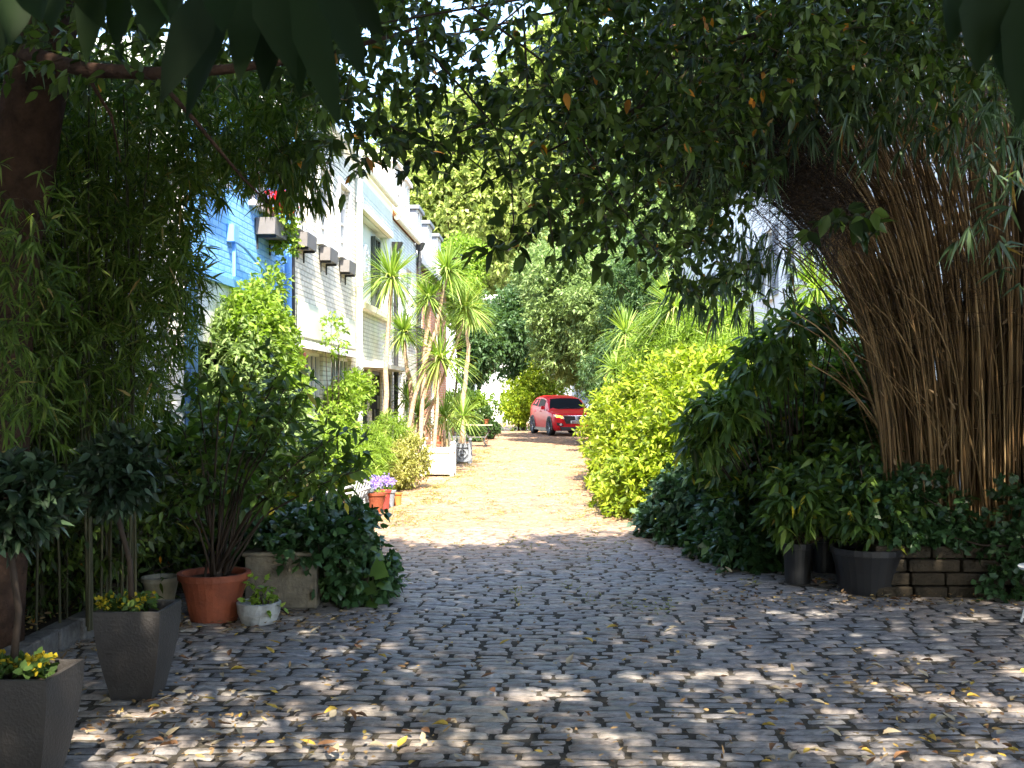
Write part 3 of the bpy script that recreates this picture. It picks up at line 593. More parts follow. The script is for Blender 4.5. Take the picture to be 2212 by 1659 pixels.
ct = at(1190, 580, 82); tree('tall_tree', 'pale green tree low behind the white villa', (ct[0], 82, 0), ct, (6, 3, 6), 40, 6000, 7, .3, .17, L_bright, rs=(.2, .36), tr=.25, group='tall trees behind the mews')
ct = at(1330, 560, 45); tree('dark_tree', 'deep green crown behind the laurel tree', (ct[0], 45, 0), ct, (3.2, 2.4, 3.2), 26, 4200, 7, .2, .1, L_mid, tr=.18, group='trees at the end of the mews')
ct = at(1120, 872, 50); tree('golden_shrub', 'yellow-green shrub beside the gate and behind the car', (ct[0], 50, 0), ct, (.85, .8, 1.1), 14, 1600, 7, .12, .07, L_hedge, tr=.05, cat='shrub', extra=[(at(1170, 850, 50), (1.1, .8, 1.6), 1600)])
ct = at(1010, 890, 44); tree('leafy_shrub', 'green shrub behind the iron table', (ct[0], 44, 0), ct, (1.0, 1, .8), 12, 1500, 7, .12, .07, L_climb, tr=.05, cat='shrub')
ct = at(1000, 575, 40); tree('leafy_shrub', 'bright lime green climber above the cordylines', (ct[0]-.4, 40, 0), ct, (.9, .9, .9), 12, 1500, 7, .12, .07, L_climb, tr=.06, cat='shrub', extra=[(at(985, 640, 38), (.8, .8, 1), 1000)])

# ================================================================== HEDGES RIGHT
def shrub(name, label, base, lumps, k, L, W, m, kind='ov', ln=.2, droop=.15, cat='shrub', group=None, stems=8, fold=0, inner=.5, twm=None, part='foliage', down=.15):
    root = thing(name, label, cat, base, group=group); q = Off(root); lm, tm = MB(), MB()
    for (c, r, n) in lumps:
        P, D = ball(c, r, n, inner); ok = P[:, 2] > .04; sprigs(lm, tm, P[ok], D[ok], ln, k, L, W, kind, .95, droop, fold, down)
        for i in range(stems):
            t_ = np.array(c)+nrm(rng.normal(0, 1, 3))*np.array(r)*.75; t_[2] = max(t_[2], .1); b_ = np.array(base)+rng.normal(0, .04, 3)*[1, 1, 0]; tm.tube([b_, b_*.5+t_*.5+[0, 0, -.05], t_], [.012, .009, .004], 5)
    q.part(tm, 'stem', twm or M['twig']); q.part(lm, part, m); return root
def lump(px, py, Y, rx, ry, rz, n): return (at(px, py, Y), (rx, ry, rz), n)
shrub('golden_hedge', 'glowing yellow-green hedge spilling over the right side of the road', gd(1420, 1060)+[.4, 0, 0],
  [lump(1400, 990, 17.5, .75, 1.2, .75, 1500), lump(1365, 930, 20, .75, 1.5, .85, 1500), lump(1450, 880, 17.5, .85, 1.2, .75, 1500), lump(1340, 1000, 18.5, .32, .9, .6, 700), lump(1530, 860, 15.5, .8, 1, .6, 1300), lump(1360, 1060, 15.5, .3, .6, .4, 600), lump(1500, 960, 14.5, .7, .9, .75, 1300), lump(1420, 1060, 14.3, .5, .7, .5, 900)], 8, .105, .042, L_hedge, 'ov', .3, stems=3)
shrub('bamboo_shrub', 'feathery lime green bamboo rising behind the golden hedge', gd(1480, 1010)+[.8, 0, 0],
  [lump(1450, 780, 20, .85, 1, .85, 1300), lump(1540, 760, 19, .9, 1, .7, 1300), lump(1480, 720, 21, .8, .9, .7, 800), lump(1600, 800, 17, .6, .8, .6, 700)], 9, .15, .02, L_climb, 'lan', .25, .25)
shrub('hedge_end_shrub', 'mid green shrub at the far end of the hedge beside the car', gd(1300, 960)+[.3, 0, 0],
  [lump(1320, 890, 29, .36, .8, .75, 900), lump(1340, 870, 27, .6, 1, 1, 1100), lump(1315, 945, 29.5, .15, .5, .25, 300)], 8, .11, .04, L_laurel, 'd4')
shrub('aucuba_shrub', 'tall dark shaded shrub with long toothed leaves, right of the golden hedge', gd(1640, 1190)+[.1, .3, 0],
  [lump(1650, 900, 10.8, .42, .6, .38, 330), lump(1760, 860, 10.8, .42, .5, .32, 300), lump(1600, 970, 11, .45, .6, .35, 380), lump(1760, 950, 10.5, .5, .6, .42, 480), lump(1740, 790, 11, .3, .3, .2, 70), lump(1850, 800, 11, .22, .3, .25, 110), lump(1700, 1040, 10.4, .6, .6, .4, 520), lump(1850, 880, 10.6, .35, .5, .5, 360), lump(1860, 1010, 10.3, .35, .5, .35, 360)], 8, .12, .045, L_shrub, 'ov', .2, .2, stems=6, fold=.25, down=.0)
shrub('drooping_shrub', 'dark palmate shrub hanging leaves against the white shuttered house', gd(1680, 1200)+[.2, 0, 0],
  [lump(1660, 730, 9.6, .2, .3, .12, 24), lump(1720, 690, 9.6, .18, .3, .12, 22), lump(1620, 780, 9.6, .2, .3, .1, 26), lump(1700, 780, 9.6, .25, .3, .1, 26), lump(1570, 880, 9.6, .25, .3, .12, 70), lump(1520, 930, 9.8, .2, .3, .1, 50), lump(1790, 690, 9.8, .15, .3, .08, 16)], 7, .16, .045, L_shrub, 'ov', .16, .35, stems=4, fold=.2, inner=.1, down=.3)
shrub('skimmia_shrub', 'bluish green leaf mound low on the right road edge', gd(1480, 1150)+[.2, 0, 0],
  [lump(1500, 1080, 11.8, .4, .5, .32, 480), lump(1570, 1060, 11.5, .4, .4, .35, 420), lump(1600, 1140, 10.8, .42, .4, .3, 460), lump(1440, 1120, 12.2, .25, .35, .22, 260)], 8, .085, .055, L_bluegreen, 'ov', .14, .2, stems=3)
shrub('ivy_mound', 'dark ivy tumbling onto the cobbles beside the black pots', gd(1620, 1225),
  [lump(1560, 1180, 10.6, .3, .35, .22, 260), lump(1610, 1190, 10, .25, .3, .2, 240), lump(1480, 1165, 11.6, .3, .3, .15, 220), lump(1620, 1120, 10.2, .3, .3, .3, 220), lump(1570, 1225, 10, .15, .2, .1, 90)], 8, .085, .055, L_ivy, 'ivy', .16, .25, cat='ivy', stems=4, inner=.3)
# low garden wall with ivy
wl = MB(); y = 0
for row in range(4):
    x = 2.9
    while x < 7:
        l = rng.uniform(.25, .5); wl.box(x+.008, x+l-.008, 8.5+rng.normal(0, .012), 8.75, row*.108+.004-.02, row*.108+.1-.02); x += l
wb = thing('garden_wall', 'low dark stone garden wall under the bamboo', 'wall', (4.5, 8.6, 0)); Off(wb).part(wl, 'stonework', M['wallstone'], bevel=.012)
shrub('wall_ivy', 'ivy creeping over the low stone wall at the right edge', (4.2, 8.55, .4),
  [((3.4, 8.62, .52), (.5, .2, .13), 230), ((4.2, 8.5, .42), (.6, .14, .14), 190), ((4.9, 8.5, .35), (.5, .15, .3), 240), ((3.95, 8.38, .15), (.2, .1, .15), 60), ((4.6, 8.6, .75), (.7, .3, .25), 260), ((3.2, 8.9, .75), (.6, .3, .25), 250)], 7, .06, .05, L_ivy, 'ivy', .12, .2, cat='ivy', stems=2, inner=.2)

# ================================================================== CORDYLINES
def rosette(lm, c, r, n=150, axis=(0, 0, 1), W=.031, low=-.75, kind='sword'):
    d = nrm(rng.normal(0, 1, (n*3, 3))); d = d[(d[:, 2] > low)][:n]; d = nrm(d+np.array(axis)*.25)
    dr = np.where(d[:, 2] > .5, .12, .42)
    L = r*rng.uniform(.9, 1.35, len(d)); P = np.array(c)+d*.03
    u = np.array([0, .3, .6, .85, 1]); h = np.array([.6, 1, .9, .5, .04]); S = nrm(np.cross(d, [0, 0, 1.])+rng.normal(0, .15, d.shape))
    cen = P[:, None]+d[:, None]*(u[None]*L[:, None])[..., None]; cen[..., 2] -= dr[:, None]*L[:, None]*u[None]**2.3
    off = S[:, None]*(h[None]*W*.5)[..., None]*rng.uniform(.7, 1.2, (len(d), 1, 1)); V = np.stack([cen+off, cen-off], 2); K = 5
    b_ = (np.arange(len(d))*K*2)[:, None, None]; i = (np.arange(K-1)*2)[None, :, None]; q_ = b_+i
    lm.add(V.reshape(-1, 3), np.stack([q_, q_+1, q_+3, q_+2], -1).reshape(-1, 4))
def cordyline(label, stems, heads, Y, tm=None, r0=.055, group='cordylines', n=220, m=None, base=None):
    b0 = at(*stems[0][0], Y); b0[2] = 0 if base is None else base
    root = thing('cordyline', label, 'palm', b0, group=group); q = Off(root)
    for st in stems:
        P = [at(x, y, Y+dy) for x, y, dy in [(*p, 0) if len(p) == 2 else p for p in st]]; P[0][2] = b0[2]
        # resample smooth
        P = np.array(P); t_ = np.linspace(0, len(P)-1, len(P)*4); Pi = np.stack([np.interp(t_, range(len(P)), P[:, i]) for i in range(3)], -1)
        for _ in range(2): Pi[1:-1] = (Pi[:-2]+2*Pi[1:-1]+Pi[2:])/4
        Pi[1:-1] += rng.normal(0, .012, Pi[1:-1].shape)
        tb = MB(); tb.tube(Pi, np.linspace(r0, r0*.55, len(Pi))*rng.uniform(.93, 1.07, len(Pi)), 9); q.part(tb, 'trunk', tm or M['cordtrunk'], smooth=True)
    for (x, y, rr, *dy) in heads:
        lm = MB(); Yh = Y+(dy[0] if dy else 0); c = at(x, y, Yh); rosette(lm, c, rr*Yh/F_, n); q.part(lm, 'leaf_head', m or L_cord)
    return root
cordyline('straight brown-stemmed cordyline nearest on the left of the sunlit row', [[(832, 1010), (832, 850), (838, 720), (845, 610)]], [(845, 600, 72)], 20.5, r0=.06)
cordyline('leaning twin-headed cordyline growing over the white planter box', [[(862, 1000), (905, 820), (940, 715), (965, 600)], [(905, 820), (918, 740), (926, 660)]], [(966, 585, 62), (925, 645, 48)], 21.5)
cordyline('short cordyline with a head low against the pale green house', [[(885, 990), (890, 860), (878, 790), (872, 735)]], [(872, 720, 50)], 22.6, r0=.06)
cordyline('thin pale cordyline leaning right from the white planter box', [[(880, 1000), (925, 890), (965, 800), (1003, 690)]], [(1005, 665, 60)], 22.3, r0=.045)
cordyline('upright cordyline rising from the second white planter', [[(997, 975), (1000, 850), (1013, 760), (1008, 690)]], [(1020, 680, 46), (985, 885, 40, 1.5)], 26.5, r0=.07)
cordyline('low cordyline with one large bright starburst head', [[(935, 1000), (943, 880), (950, 800)]], [(950, 775, 82)], 21.75, r0=.05, n=210)
cordyline('shaggy low cordyline clump behind the planter box', [[(905, 1000), (905, 920)], [(960, 1000), (960, 930)]], [(905, 900, 60), (960, 900, 55, .5), (1000, 900, 48, 2), (880, 860, 40, 1)], 23.4, r0=.05, n=130)
cordyline('spiky cordyline behind the golden hedge on the right', [[(1470, 1010), (1465, 800), (1460, 690)]], [(1460, 665, 85)], 19.5, r0=.07, n=220)
cordyline('spiky cordyline left of the others behind the golden hedge', [[(1355, 990), (1352, 830), (1350, 735)]], [(1352, 720, 62), (1330, 800, 50, -1)], 22, r0=.06, n=160)
cordyline('broad cordyline head under the hanging dark leaves', [[(1590, 1000), (1585, 800), (1580, 700)]], [(1580, 680, 85)], 19, r0=.07, n=220)
cordyline('fresh green cordyline against the shuttered house beside the bamboo', [[(1760, 1050), (1757, 800), (1755, 640)]], [(1765, 625, 100), (1735, 690, 55)], 13.5, r0=.06, n=130, m=L_climb)

# ================================================================== CLIMBERS AND LEFT PLANTS
shrub('wall_climber', 'bright green climber covering the corner of the blue house', np.array(street(FL+.2, 13.6)),
  [(np.array(street(FL+.2, 12.8, 2.35)), (.2, .7, .5), 1000), (np.array(street(FL+.15, 13.9, 2.2)), (.15, .6, .45), 600), (np.array(street(FL+.25, 12.4, 2.2)), (.25, .7, .6), 700), (np.array(street(FL+.25, 13.8, 1.6)), (.22, .9, .5), 600), (np.array(street(FL+.15, 13.6, 3.0)), (.12, .6, .2), 70)], 8, .09, .036, L_climb, 'ov', .2, .2, cat='climber', stems=6, inner=.3)
shrub('wall_climber', 'thin climber trained over the ground floor windows of the white house', np.array(street(FL+.25, 17.2)),
  [(np.array(street(FL+.3, 17.6, 1.5)), (.2, .7, .35), 330), (np.array(street(FL+.3, 18.8, 1.75)), (.2, .8, .2), 260), (np.array(street(FL+.25, 17, 2.6)), (.1, .8, .3), 40), (np.array(street(FL+.3, 17.0, .9)), (.25, .7, .5), 300)], 7, .085, .035, L_climb, 'ov', .2, .2, cat='climber', stems=5, inner=.2)
shrub('bamboo_shrub', 'blue-green leafy shrub in front of the blue house climber', np.array((-3.1, 12, 0)),
  [(np.array((-3.3, 12, 1.9)), (.5, .6, .7), 700), (np.array((-3.3, 11.6, 1.0)), (.6, .7, .7), 800), (np.array((-2.9, 12.6, 1.1)), (.5, .6, .6), 600)], 8, .1, .03, L_mid, 'ov', .2, .25)
shrub('grassy_shrub', 'pale lime grassy plants behind the purple flowers', gd(800, 1030), [lump(790, 975, 17.5, .35, .5, .35, 400), lump(840, 950, 19.5, .4, .5, .4, 400), lump(770, 1010, 16.5, .3, .4, .3, 300)], 9, .16, .012, L_climb, 'lan', .15, .3)
shrub('olive_bush', 'speckled yellow-green bush before the white planter box', gd(865, 1050), [lump(850, 1005, 18.3, .38, .4, .36, 620), lump(890, 990, 18.8, .3, .4, .36, 520), lump(830, 1025, 17.8, .25, .3, .22, 260)], 9, .05, .024, L_bush, 'd4', .14)
shrub('small_shrub', 'mixed small shrubs between the white chair and the purple flowers', gd(740, 1075), [lump(740, 1010, 14.5, .3, .3, .25, 260), lump(700, 980, 14, .35, .4, .3, 300)], 8, .08, .025, L_climb, 'ov', .14)
# purple flower + pots
def pot(name, label, px, py, r_top, h, m, r_bot=None, rim=.012, group='clay pots along the left edge', Y=None, soil=True, cat='plant pot', z=0, sq=False):
    p0 = gd(px, py) if Y is None else np.array([(px-1106)/F_*Y, Y, z]); rb = r_bot or r_top*.68; p0[1] += rb; p0[2] = z
    root = thing(name, label, cat, p0, group=group); b_ = MB()
    b_.lathe([(0.001, .004), (rb, .004), (rb+(r_top-rb)*.5, h*.5), (r_top, h*.86), (r_top+rim, h*.86+.003), (r_top+rim+.003, h), (r_top-.008, h), (r_top-.018, h*.88), (r_top-.03, h*.86)], n=28)
    b_.build('body', m, root, smooth=False)
    s_ = MB(); s_.lathe([(r_top-.02, h*.87), (.001, h*.9)], n=20); s_.build('soil', M['soil'], root); return root, p0
pot('plant_pot', 'terracotta pot under the purple flowers, nearest the chair', 810, 1108, .13, .27, M['terracotta']); pot('plant_pot', 'slim dark red pot beside the purple flowers', 829, 1101, .085, .27, M['darkredpot'], r_bot=.065); pot('plant_pot', 'pale pot behind the dark red pot', 820, 1098, .09, .25, M['cream'])
pot('plant_pot', 'grey pot left of the small orange pot', 841, 1096, .08, .24, M['greylead']); pot('plant_pot', 'small bright orange pot at the end of the pot row', 857, 1092, .065, .18, M['orangepot'], r_bot=.058)
pot('plant_pot', 'grey tub behind the white chair', 784, 1108, .13, .33, M['greylead']); 
fr = thing('purple_flowers', 'mound of pale purple flowers over green leaves in the clay pots', 'flowers', gd(815, 1100)+[0, .1, .28]); q = Off(fr); lm, tm, fl = MB(), MB(), MB()
for (cx, cy, Yy, rx) in ((798, 1064, 15.0, .17), (826, 1056, 15.6, .17)):
    c = at(cx, cy, Yy); P, D = ball(c, (rx, .15, .1), 90, .3); sprigs(lm, tm, P, D, .07, 8, .04, .02, 'ov', 1, .1)
    P, D = ball(c+[0, 0, .1], (rx*1.15, .18, .1), 90, .3)
    for a in P: pp = a+rng.normal(0, .012, (9, 3)); leaves(fl, pp, nrm(pp-a+.001)+[0, -.3, .3], .03, .025, 'tri', 0)
q.part(lm, 'foliage', L_climb); q.part(tm, 'stem', M['twig']); q.part(fl, 'blossom', L_purple)
# white planter boxes
def planter_box(label, px, py, w, h, mt, carved=False, d=.6):
    p0 = gd(px, py); root = thing('planter_box', label, 'planter', p0, SROT, 'square planter boxes in the sunlit stretch'); m = MB(); m.box(-w/2+.03, w/2-.03, .03, d-.03, .05, h-.03); m.build('panel', mt, root)
    f = MB()
    for x in (-w/2, w/2-.07):
        for y in (0, d-.07): f.box(x, x+.07, y, y+.07, 0, h+.03); f.box(x+.01, x+.06, y+.01, y+.06, h+.032, h+.06); f.lathe([(.001, 0), (.03, .02), (.035, .04), (.02, .07), (.001, .075)], x+.035, y+.035, h+.06, 10)
    f.box(-w/2+.07, w/2-.07, .005, .045, h-.09, h); f.box(-w/2+.07, w/2-.07, .005, .045, .04, .12); f.box(-w/2+.07, w/2-.07, d-.045, d-.005, h-.09, h)
    for x in (-w/2+.005, w/2-.045): f.box(x, x+.04, .07, d-.07, h-.09, h); f.box(x, x+.04, .07, d-.07, .04, .12)
    f.build('frame', mt, root, bevel=.006)
    if carved:
        c_ = MB()
        c_.tube([(.1*math.cos(a), .015, h*.5+.1*math.sin(a)) for a in np.linspace(0, 2*math.pi, 17)], .018, 6, False)
        for sx in (-1, 1):
            for sz in (-1, 1): c_.tube([(sx*.06, .015, h*.5+sz*.17), (sx*.14, .012, h*.5+sz*.17), (sx*.14, .012, h*.5+sz*.08)], .016, 6); c_.tube([(sx*.13, .02, h*.5), (sx*.15, .015, h*.5+sz*.05)], .02, 6)
        c_.lathe([(.001, -.02), (.05, 0), (.001, .02)], 0, .02, h*.5, 10); c_.build('relief', mt, root)
    s_ = MB(); s_.box(-w/2+.04, w/2-.04, .05, d-.05, h-.06, h-.025); s_.build('soil', M['soil'], root)
planter_box('large white panelled planter box nearest on the sunlit left edge', 943, 1029, .68, .56, M['whitepaint'], d=.55); planter_box('grey planter carved with a round relief behind the white box', 999, 1002, .4, .47, M['greylead'], True, d=.4); planter_box('white planter box half hidden behind the carved grey one', 985, 985, .45, .52, M['whitepaint'], d=.45)
# bench
def bench(p0, rz, label):
    root = thing('garden_bench', label, 'bench', p0, rz); m = MB()
    for i in range(5): m.box(-.6, .6, .05+i*.09, .12+i*.09, .42, .445)
    m.build('seat', M['wood'], root); m = MB(); m.box(-.6, .6, .5, .54, .85, .92); m.box(-.6, .6, .5, .54, .5, .55)
    for i in range(13): m.box(-.56+i*.09, -.52+i*.09, .505, .53, .55, .85)
    m.build('backrest', M['wood'], root)
    for x in (-.6, .54):
        for y in (.02, .5):
            l = MB(); l.box(x, x+.06, y, y+.06, 0, .62 if y < .1 else .42); l.build('leg', M['wood'], root)
        a = MB(); a.box(x-.01, x+.07, 0, .56, .62, .65); a.build('armrest', M['wood'], root)
bench(at(905, 965, 25.5)*[1, 1, 0], .15, 'slatted brown wooden bench among the cordylines')
pot('plant_pot', 'tall orange clay pot beside the white planter boxes', 945, 985, .12, .6, M['terracotta'], Y=27.5)
# iron table
p0 = np.array([(1030-1106)/67.8, 34.1, 0]); tb_ = thing('iron_table', 'scrolled black iron table with a pale top at the end of the planters', 'table', p0)
m = MB(); m.box(-.5, .5, -.3, .3, .68, .71); m.build('tabletop', M['cream'], tb_, bevel=.006)
for sx in (-1, 1):
    l = MB(); 
    for sy in (-1, 1):
        tt = np.linspace(0, 1, 14); l.tube([(sx*(.3+.07*math.sin(a*6.3)), sy*(.06+.2*a*a), .66*(1-a)+.02) for a in tt], .02, 6)
        l.tube([(sx*.32, sy*(.16+.06*math.cos(b_)), .12+.06*math.sin(b_)) for b_ in np.linspace(0, 5.5, 12)], .014, 6)
    l.build('leg', M['black'], tb_)
m = MB(); m.tube([(-.32, 0, .3), (.32, 0, .3)], .016, 6); m.build('stretcher', M['black'], tb_)
pot('plant_pot', 'small terracotta pot standing on the iron table', 1049, 0, .1, .17, M['terracotta'], Y=34.0, z=.712, group='small pots around the iron table')
pot('plant_pot', 'round terracotta pot on the ground right of the iron table', 1060, 948, .2, .25, M['terracotta'], group='small pots around the iron table'); pot('plant_pot', 'brown pot on the ground under the iron table', 1044, 950, .18, .25, M['darkredpot'], group='small pots around the iron table')
shrub('potted_plant', 'leafy plant in the pots around the iron table', at(1060, 940, 40)*[1, 1, 0]+[0, 0, .25], [lump(1058, 925, 40, .35, .3, .25, 160), lump(1046, 896, 34.2, .2, .2, .17, 110), lump(1025, 935, 38, .4, .4, .3, 200)], 7, .12, .05, L_laurel, 'd4', .12, cat='plant', stems=2)
# iron gate
p0 = gd(1062, 918.5); gt = thing('iron_gate', 'pale picket railing gate across the far end of the mews', 'gate', p0); f = MB(); f.box(-.82, .82, -.015, .015, .12, .16); f.box(-.82, .82, -.015, .015, 1.15, 1.19); f.build('rail', M['greylead'], gt)
f = MB()
for i in range(12): x = -.77+i*.14; f.tube([(x, 0, .03), (x, 0, 1.36)], .016, 6); f.lathe([(.022, 1.34), (.03, 1.37), (.001, 1.46)], x, 0, 0, 6)
f.build('picket', M['black'], gt)
for x in (-.87, .87): m = MB(); m.box(x-.05, x+.05, -.05, .05, 0, 1.55); m.build('post', M['whitepaint'], gt)

# ================================================================== CAR
def build_car():
    red = mat('red_car_paint', (.58, .014, .022), .32, .35); red.node_tree.nodes['Principled BSDF'].inputs['Coat Weight'].default_value = .0
    blk = mat('car_black', (.02, .02, .022), .35, .5); cgl = mat('car_glass', (.012, .014, .016), .15, .25); cgl.node_tree.nodes['Principled BSDF'].inputs['IOR'].default_value = 1.05; red.node_tree.nodes['Principled BSDF'].inputs['IOR'].default_value = 1.3; chrome = mat('chrome', (.75, .75, .77), .15, .5, metal=1)
    tyre = mat('tyre', (.02, .02, .02), .8, .2); rim = mat('wheel_rim', (.12, .12, .13), .3, .5, metal=.8); clad = mat('arch_cladding', (.06, .06, .06), .6, .3)
    lens = mat('headlamp_lens', (.75, .78, .8), .08, .8); ind = mat('lit_indicator', (.9, .45, .02), .3, .4, emit=((1, .45, .03), 2.2)); plate = mat('number_plate', (.78, .78, .78), .4, .4); blur = mat('plate_smudge', (.2, .12, .13), .6, .2, noise=.4, nscale=30)
    root = thing('parked_car', 'red compact sport utility car with its amber indicator lit, facing the camera', 'car', (3.02, 44.7, 0), 0)
    # car frame: x = width, y = back (front at y = 0), z up
    ys = [0, .06, .25, .6, 1.05, 1.25, 1.75, 2.2, 2.9, 3.5, 3.9, 4.15, 4.3]
    half = [.62, .78, .86, .885, .885, .885, .885, .885, .885, .88, .86, .8, .7]
    zb = [.32, .24, .2, .2, .2, .2, .2, .2, .2, .22, .26, .32, .4]
    belt = [.66, .75, .83, .9, .95, .98, 1.05, 1.07, 1.1, 1.15, 1.18, 1.12, 1.0]
    roof = [.68, .79, .89, .96, 1.01, 1.13, 1.49, 1.58, 1.6, 1.56, 1.48, 1.3, 1.02]
    rw = [.5, .66, .76, .79, .8, .78, .69, .66, .66, .64, .6, .58, .55]
    def sec(i):
        h, b_, bl, rf, r_ = half[i], zb[i], belt[i], roof[i], rw[i]
        pts = [(0, b_), (h*.85, b_), (h*.97, b_+.1), (h, b_+(bl-b_)*.45), (h*.985, bl-.12), (h*.95, bl), (r_+(h*.95-r_)*.18, bl+(rf-bl)*.82), (r_*.8, bl+(rf-bl)*.97), (0, rf)]
        return [(-x, ys[i], z) for x, z in pts[::-1]]+[(x, ys[i], z) for x, z in pts[1:]]
    m = MB(); S_ = [sec(i) for i in range(len(ys))]; m.grid(S_)
    n = len(S_[0]); m.f.append((np.arange(n)).reshape(1, -1)); m.f.append(np.arange(n-1, -1, -1).reshape(1, -1)+(len(ys)-1)*n)
    body = m.build('body', red, root, smooth=True)
    e = body.modifiers.new('edge', 'EDGE_SPLIT'); e.split_angle = math.radians(38)
    def S(i, t_): # surface point on belt..roof for side +1
        i0 = int(i); f = i-i0; a = np.array(sec(i0)); b_ = np.array(sec(min(i0+1, len(ys)-1))); c = a+(b_-a)*f; j = 8+5; return c[13]*(1-t_)+c[14]*t_
    def strip(i0, i1, t0, t1, side):
        g_ = []
        for i in np.linspace(i0, i1, 8):
            row = []
            for t_ in (t0, t1):
                p_ = S(i, t_); row.append((side*(p_[0]+.008), p_[1], p_[2]))
            g_.append(row)
        return g_
    for side in (-1, 1):
        for a, b_ in ((6.0, 7.75), (7.85, 9.6)):
            m = MB(); m.grid(strip(a+.05, b_, .1, .88, side)); m.build('side_window', cgl, root)
    # windscreen lies between y=1.2 and y=1.8
    m = MB(); m.grid([[(x*w_, y, z+.02-.035*abs(x)**2) for x in np.linspace(-1, 1, 9)] for y, z, w_ in ((1.1, 1.03, .78), (1.4, 1.245, .7), (1.7, 1.46, .6))]); m.build('windscreen', cgl, root, smooth=True)
    m = MB()
    for s_ in (-.35, .2): m.tube([(s_, 1.08, 1.05), (s_+.4, 1.16, 1.1)], .008, 5)
    m.build('wiper', blk, root)
    m = MB(); m.hexa([(-.5, -.03, .62), (.5, -.03, .62), (.5, .1, .62), (-.5, .1, .62)], [(-.56, -.01, .78), (.56, -.01, .78), (.56, .15, .78), (-.56, .15, .78)]); m.build('grille', blk, root, bevel=.01)
    m = MB(); m.hexa([(-.42, -.035, .48), (.42, -.035, .48), (.42, .1, .48), (-.42, .1, .48)], [(-.5, -.03, .62), (.5, -.03, .62), (.5, .1, .62), (-.5, .1, .62)]); m.build('lower_grille', blk, root)
    m = MB(); m.hexa([(-.6, -.04, .22), (.6, -.04, .22), (.6, .15, .22), (-.6, .15, .22)], [(-.7, -.02, .36), (.7, -.02, .36), (.7, .15, .36), (-.7, .15, .36)]); m.build('bumper_trim', blk, root, bevel=.01)
    m = MB(); m.box(-.25, .25, -.075, -.04, .50, .60); pl = m.build('number_plate', plate, root, bevel=.006)
    m = MB(); m.box(-.21, .21, -.079, -.0765, .522, .578); m.build('smudged_lettering', blur, pl)
    m = MB(); em = m; em.tube([(-.055, -.05, .76), (-.035, -.05, .66)], .009, 6); em.tube([(.055, -.05, .76), (.035, -.05, .66)], .009, 6); em.tube([(-.045, -.05, .705), (.045, -.05, .705)], .008, 6)
    em.tube([(x, -.045, z) for x, z in ((-.08, .77), (.08, .77), (.055, .64), (-.055, .64), (-.08, .77))], .007, 6, False); em.build('emblem', chrome, root)
    m = MB(); m.tube([(-.58, -.035, .80), (0, -.045, .785), (.58, -.035, .80)], .012, 6); m.build('grille_bar', chrome, root)
    for s_ in (-1, 1):
        m = MB(); m.hexa([(s_*.5, -.035, .66), (s_*.83, .1, .74), (s_*.83, .3, .74), (s_*.5, .3, .66)], [(s_*.52, -.02, .76), (s_*.86, .16, .84), (s_*.86, .3, .84), (s_*.52, .3, .76)]); hl = m.build('headlight', lens, root, bevel=.008)
        if s_ < 0:
            m = MB(); m.hexa([(-.58, -.018, .715), (-.81, .075, .755), (-.81, .2, .755), (-.58, .2, .715)], [(-.58, -.012, .775), (-.82, .105, .82), (-.82, .2, .82), (-.58, .2, .775)]); m.build('indicator', ind, hl)
        m = MB(); m.hexa([(s_*.52, -.03, .4), (s_*.76, .05, .4), (s_*.76, .2, .4), (s_*.52, .2, .4)], [(s_*.56, -.025, .5), (s_*.8, .05, .53), (s_*.8, .2, .53), (s_*.56, .2, .5)]); fg = m.build('fog_lamp_recess', blk, root, bevel=.006)
        m = MB(); m.lathe([(.001, 0), (.045, .004), (.05, .02)], 0, 0, 0, 12); fo = m.build('fog_lamp', lens, fg); fo.location = (s_*.64, -.005, .46); fo.rotation_euler = (math.radians(90), 0, 0)
        m = MB(); m.hexa([(s_*.92, 1.28, 1.02), (s_*1.1, 1.26, 1.03), (s_*1.1, 1.36, 1.03), (s_*.92, 1.4, 1.02)], [(s_*.93, 1.28, 1.16), (s_*1.09, 1.27, 1.17), (s_*1.08, 1.36, 1.17), (s_*.93, 1.4, 1.16)]); mr = m.build('wing_mirror', red, root, bevel=.02)
        m = MB(); m.box(min(s_*.84, s_*.96), max(s_*.84, s_*.96), 1.32, 1.37, .99, 1.015); m.build('mirror_arm', blk, mr)
        for yy in (2.05, 2.95): m = MB(); m.box(min(s_*.87, s_*.9), max(s_*.87, s_*.9), yy, yy+.2, .93, .96); m.build('door_handle', red, root, bevel=.008)
        m = MB(); m.box(min(s_*.8, s_*.895), max(s_*.8, s_*.895), 1.15, 3.2, .19, .3); m.build('sill_trim', blk, root)
        for yy in (.82, 3.43):
            m = MB(); th = np.linspace(-.25, math.pi+.25, 18)
            m.grid([[(s_*X_, yy+r_*math.cos(a), .34+r_*math.sin(a)) for a in th] for X_, r_ in ((.86, .43), (.905, .43), (.905, .37), (.7, .37))]); m.build('wheel_arch', clad, root)
            m = MB(); m.lathe([(.001, 0), (.372, .001)], 0, 0, 0, 24); wd = m.build('wheel_well', tyre, root); wd.location = (s_*.892, yy, .36); wd.rotation_euler = (0, math.radians(90), 0)
            wh = bpy.data.objects.new('wheel', None); COL.objects.link(wh); wh.parent = root; wh.location = (s_*.80, yy, .335); wh.rotation_euler = (0, math.radians(90*s_), 0)
            m = MB(); m.lathe([(.22, .105), (.31, .115), (.332, .09), (.335, 0), (.335, -.08), (.31, -.11)], n=28); m.build('tyre', tyre, wh, smooth=True)
            m = MB(); m.lathe([(.001, .07), (.05, .09), (.07, .075)], n=14); m.lathe([(.24, .06), (.228, .112), (.21, .09), (.21, -.05)], n=28)
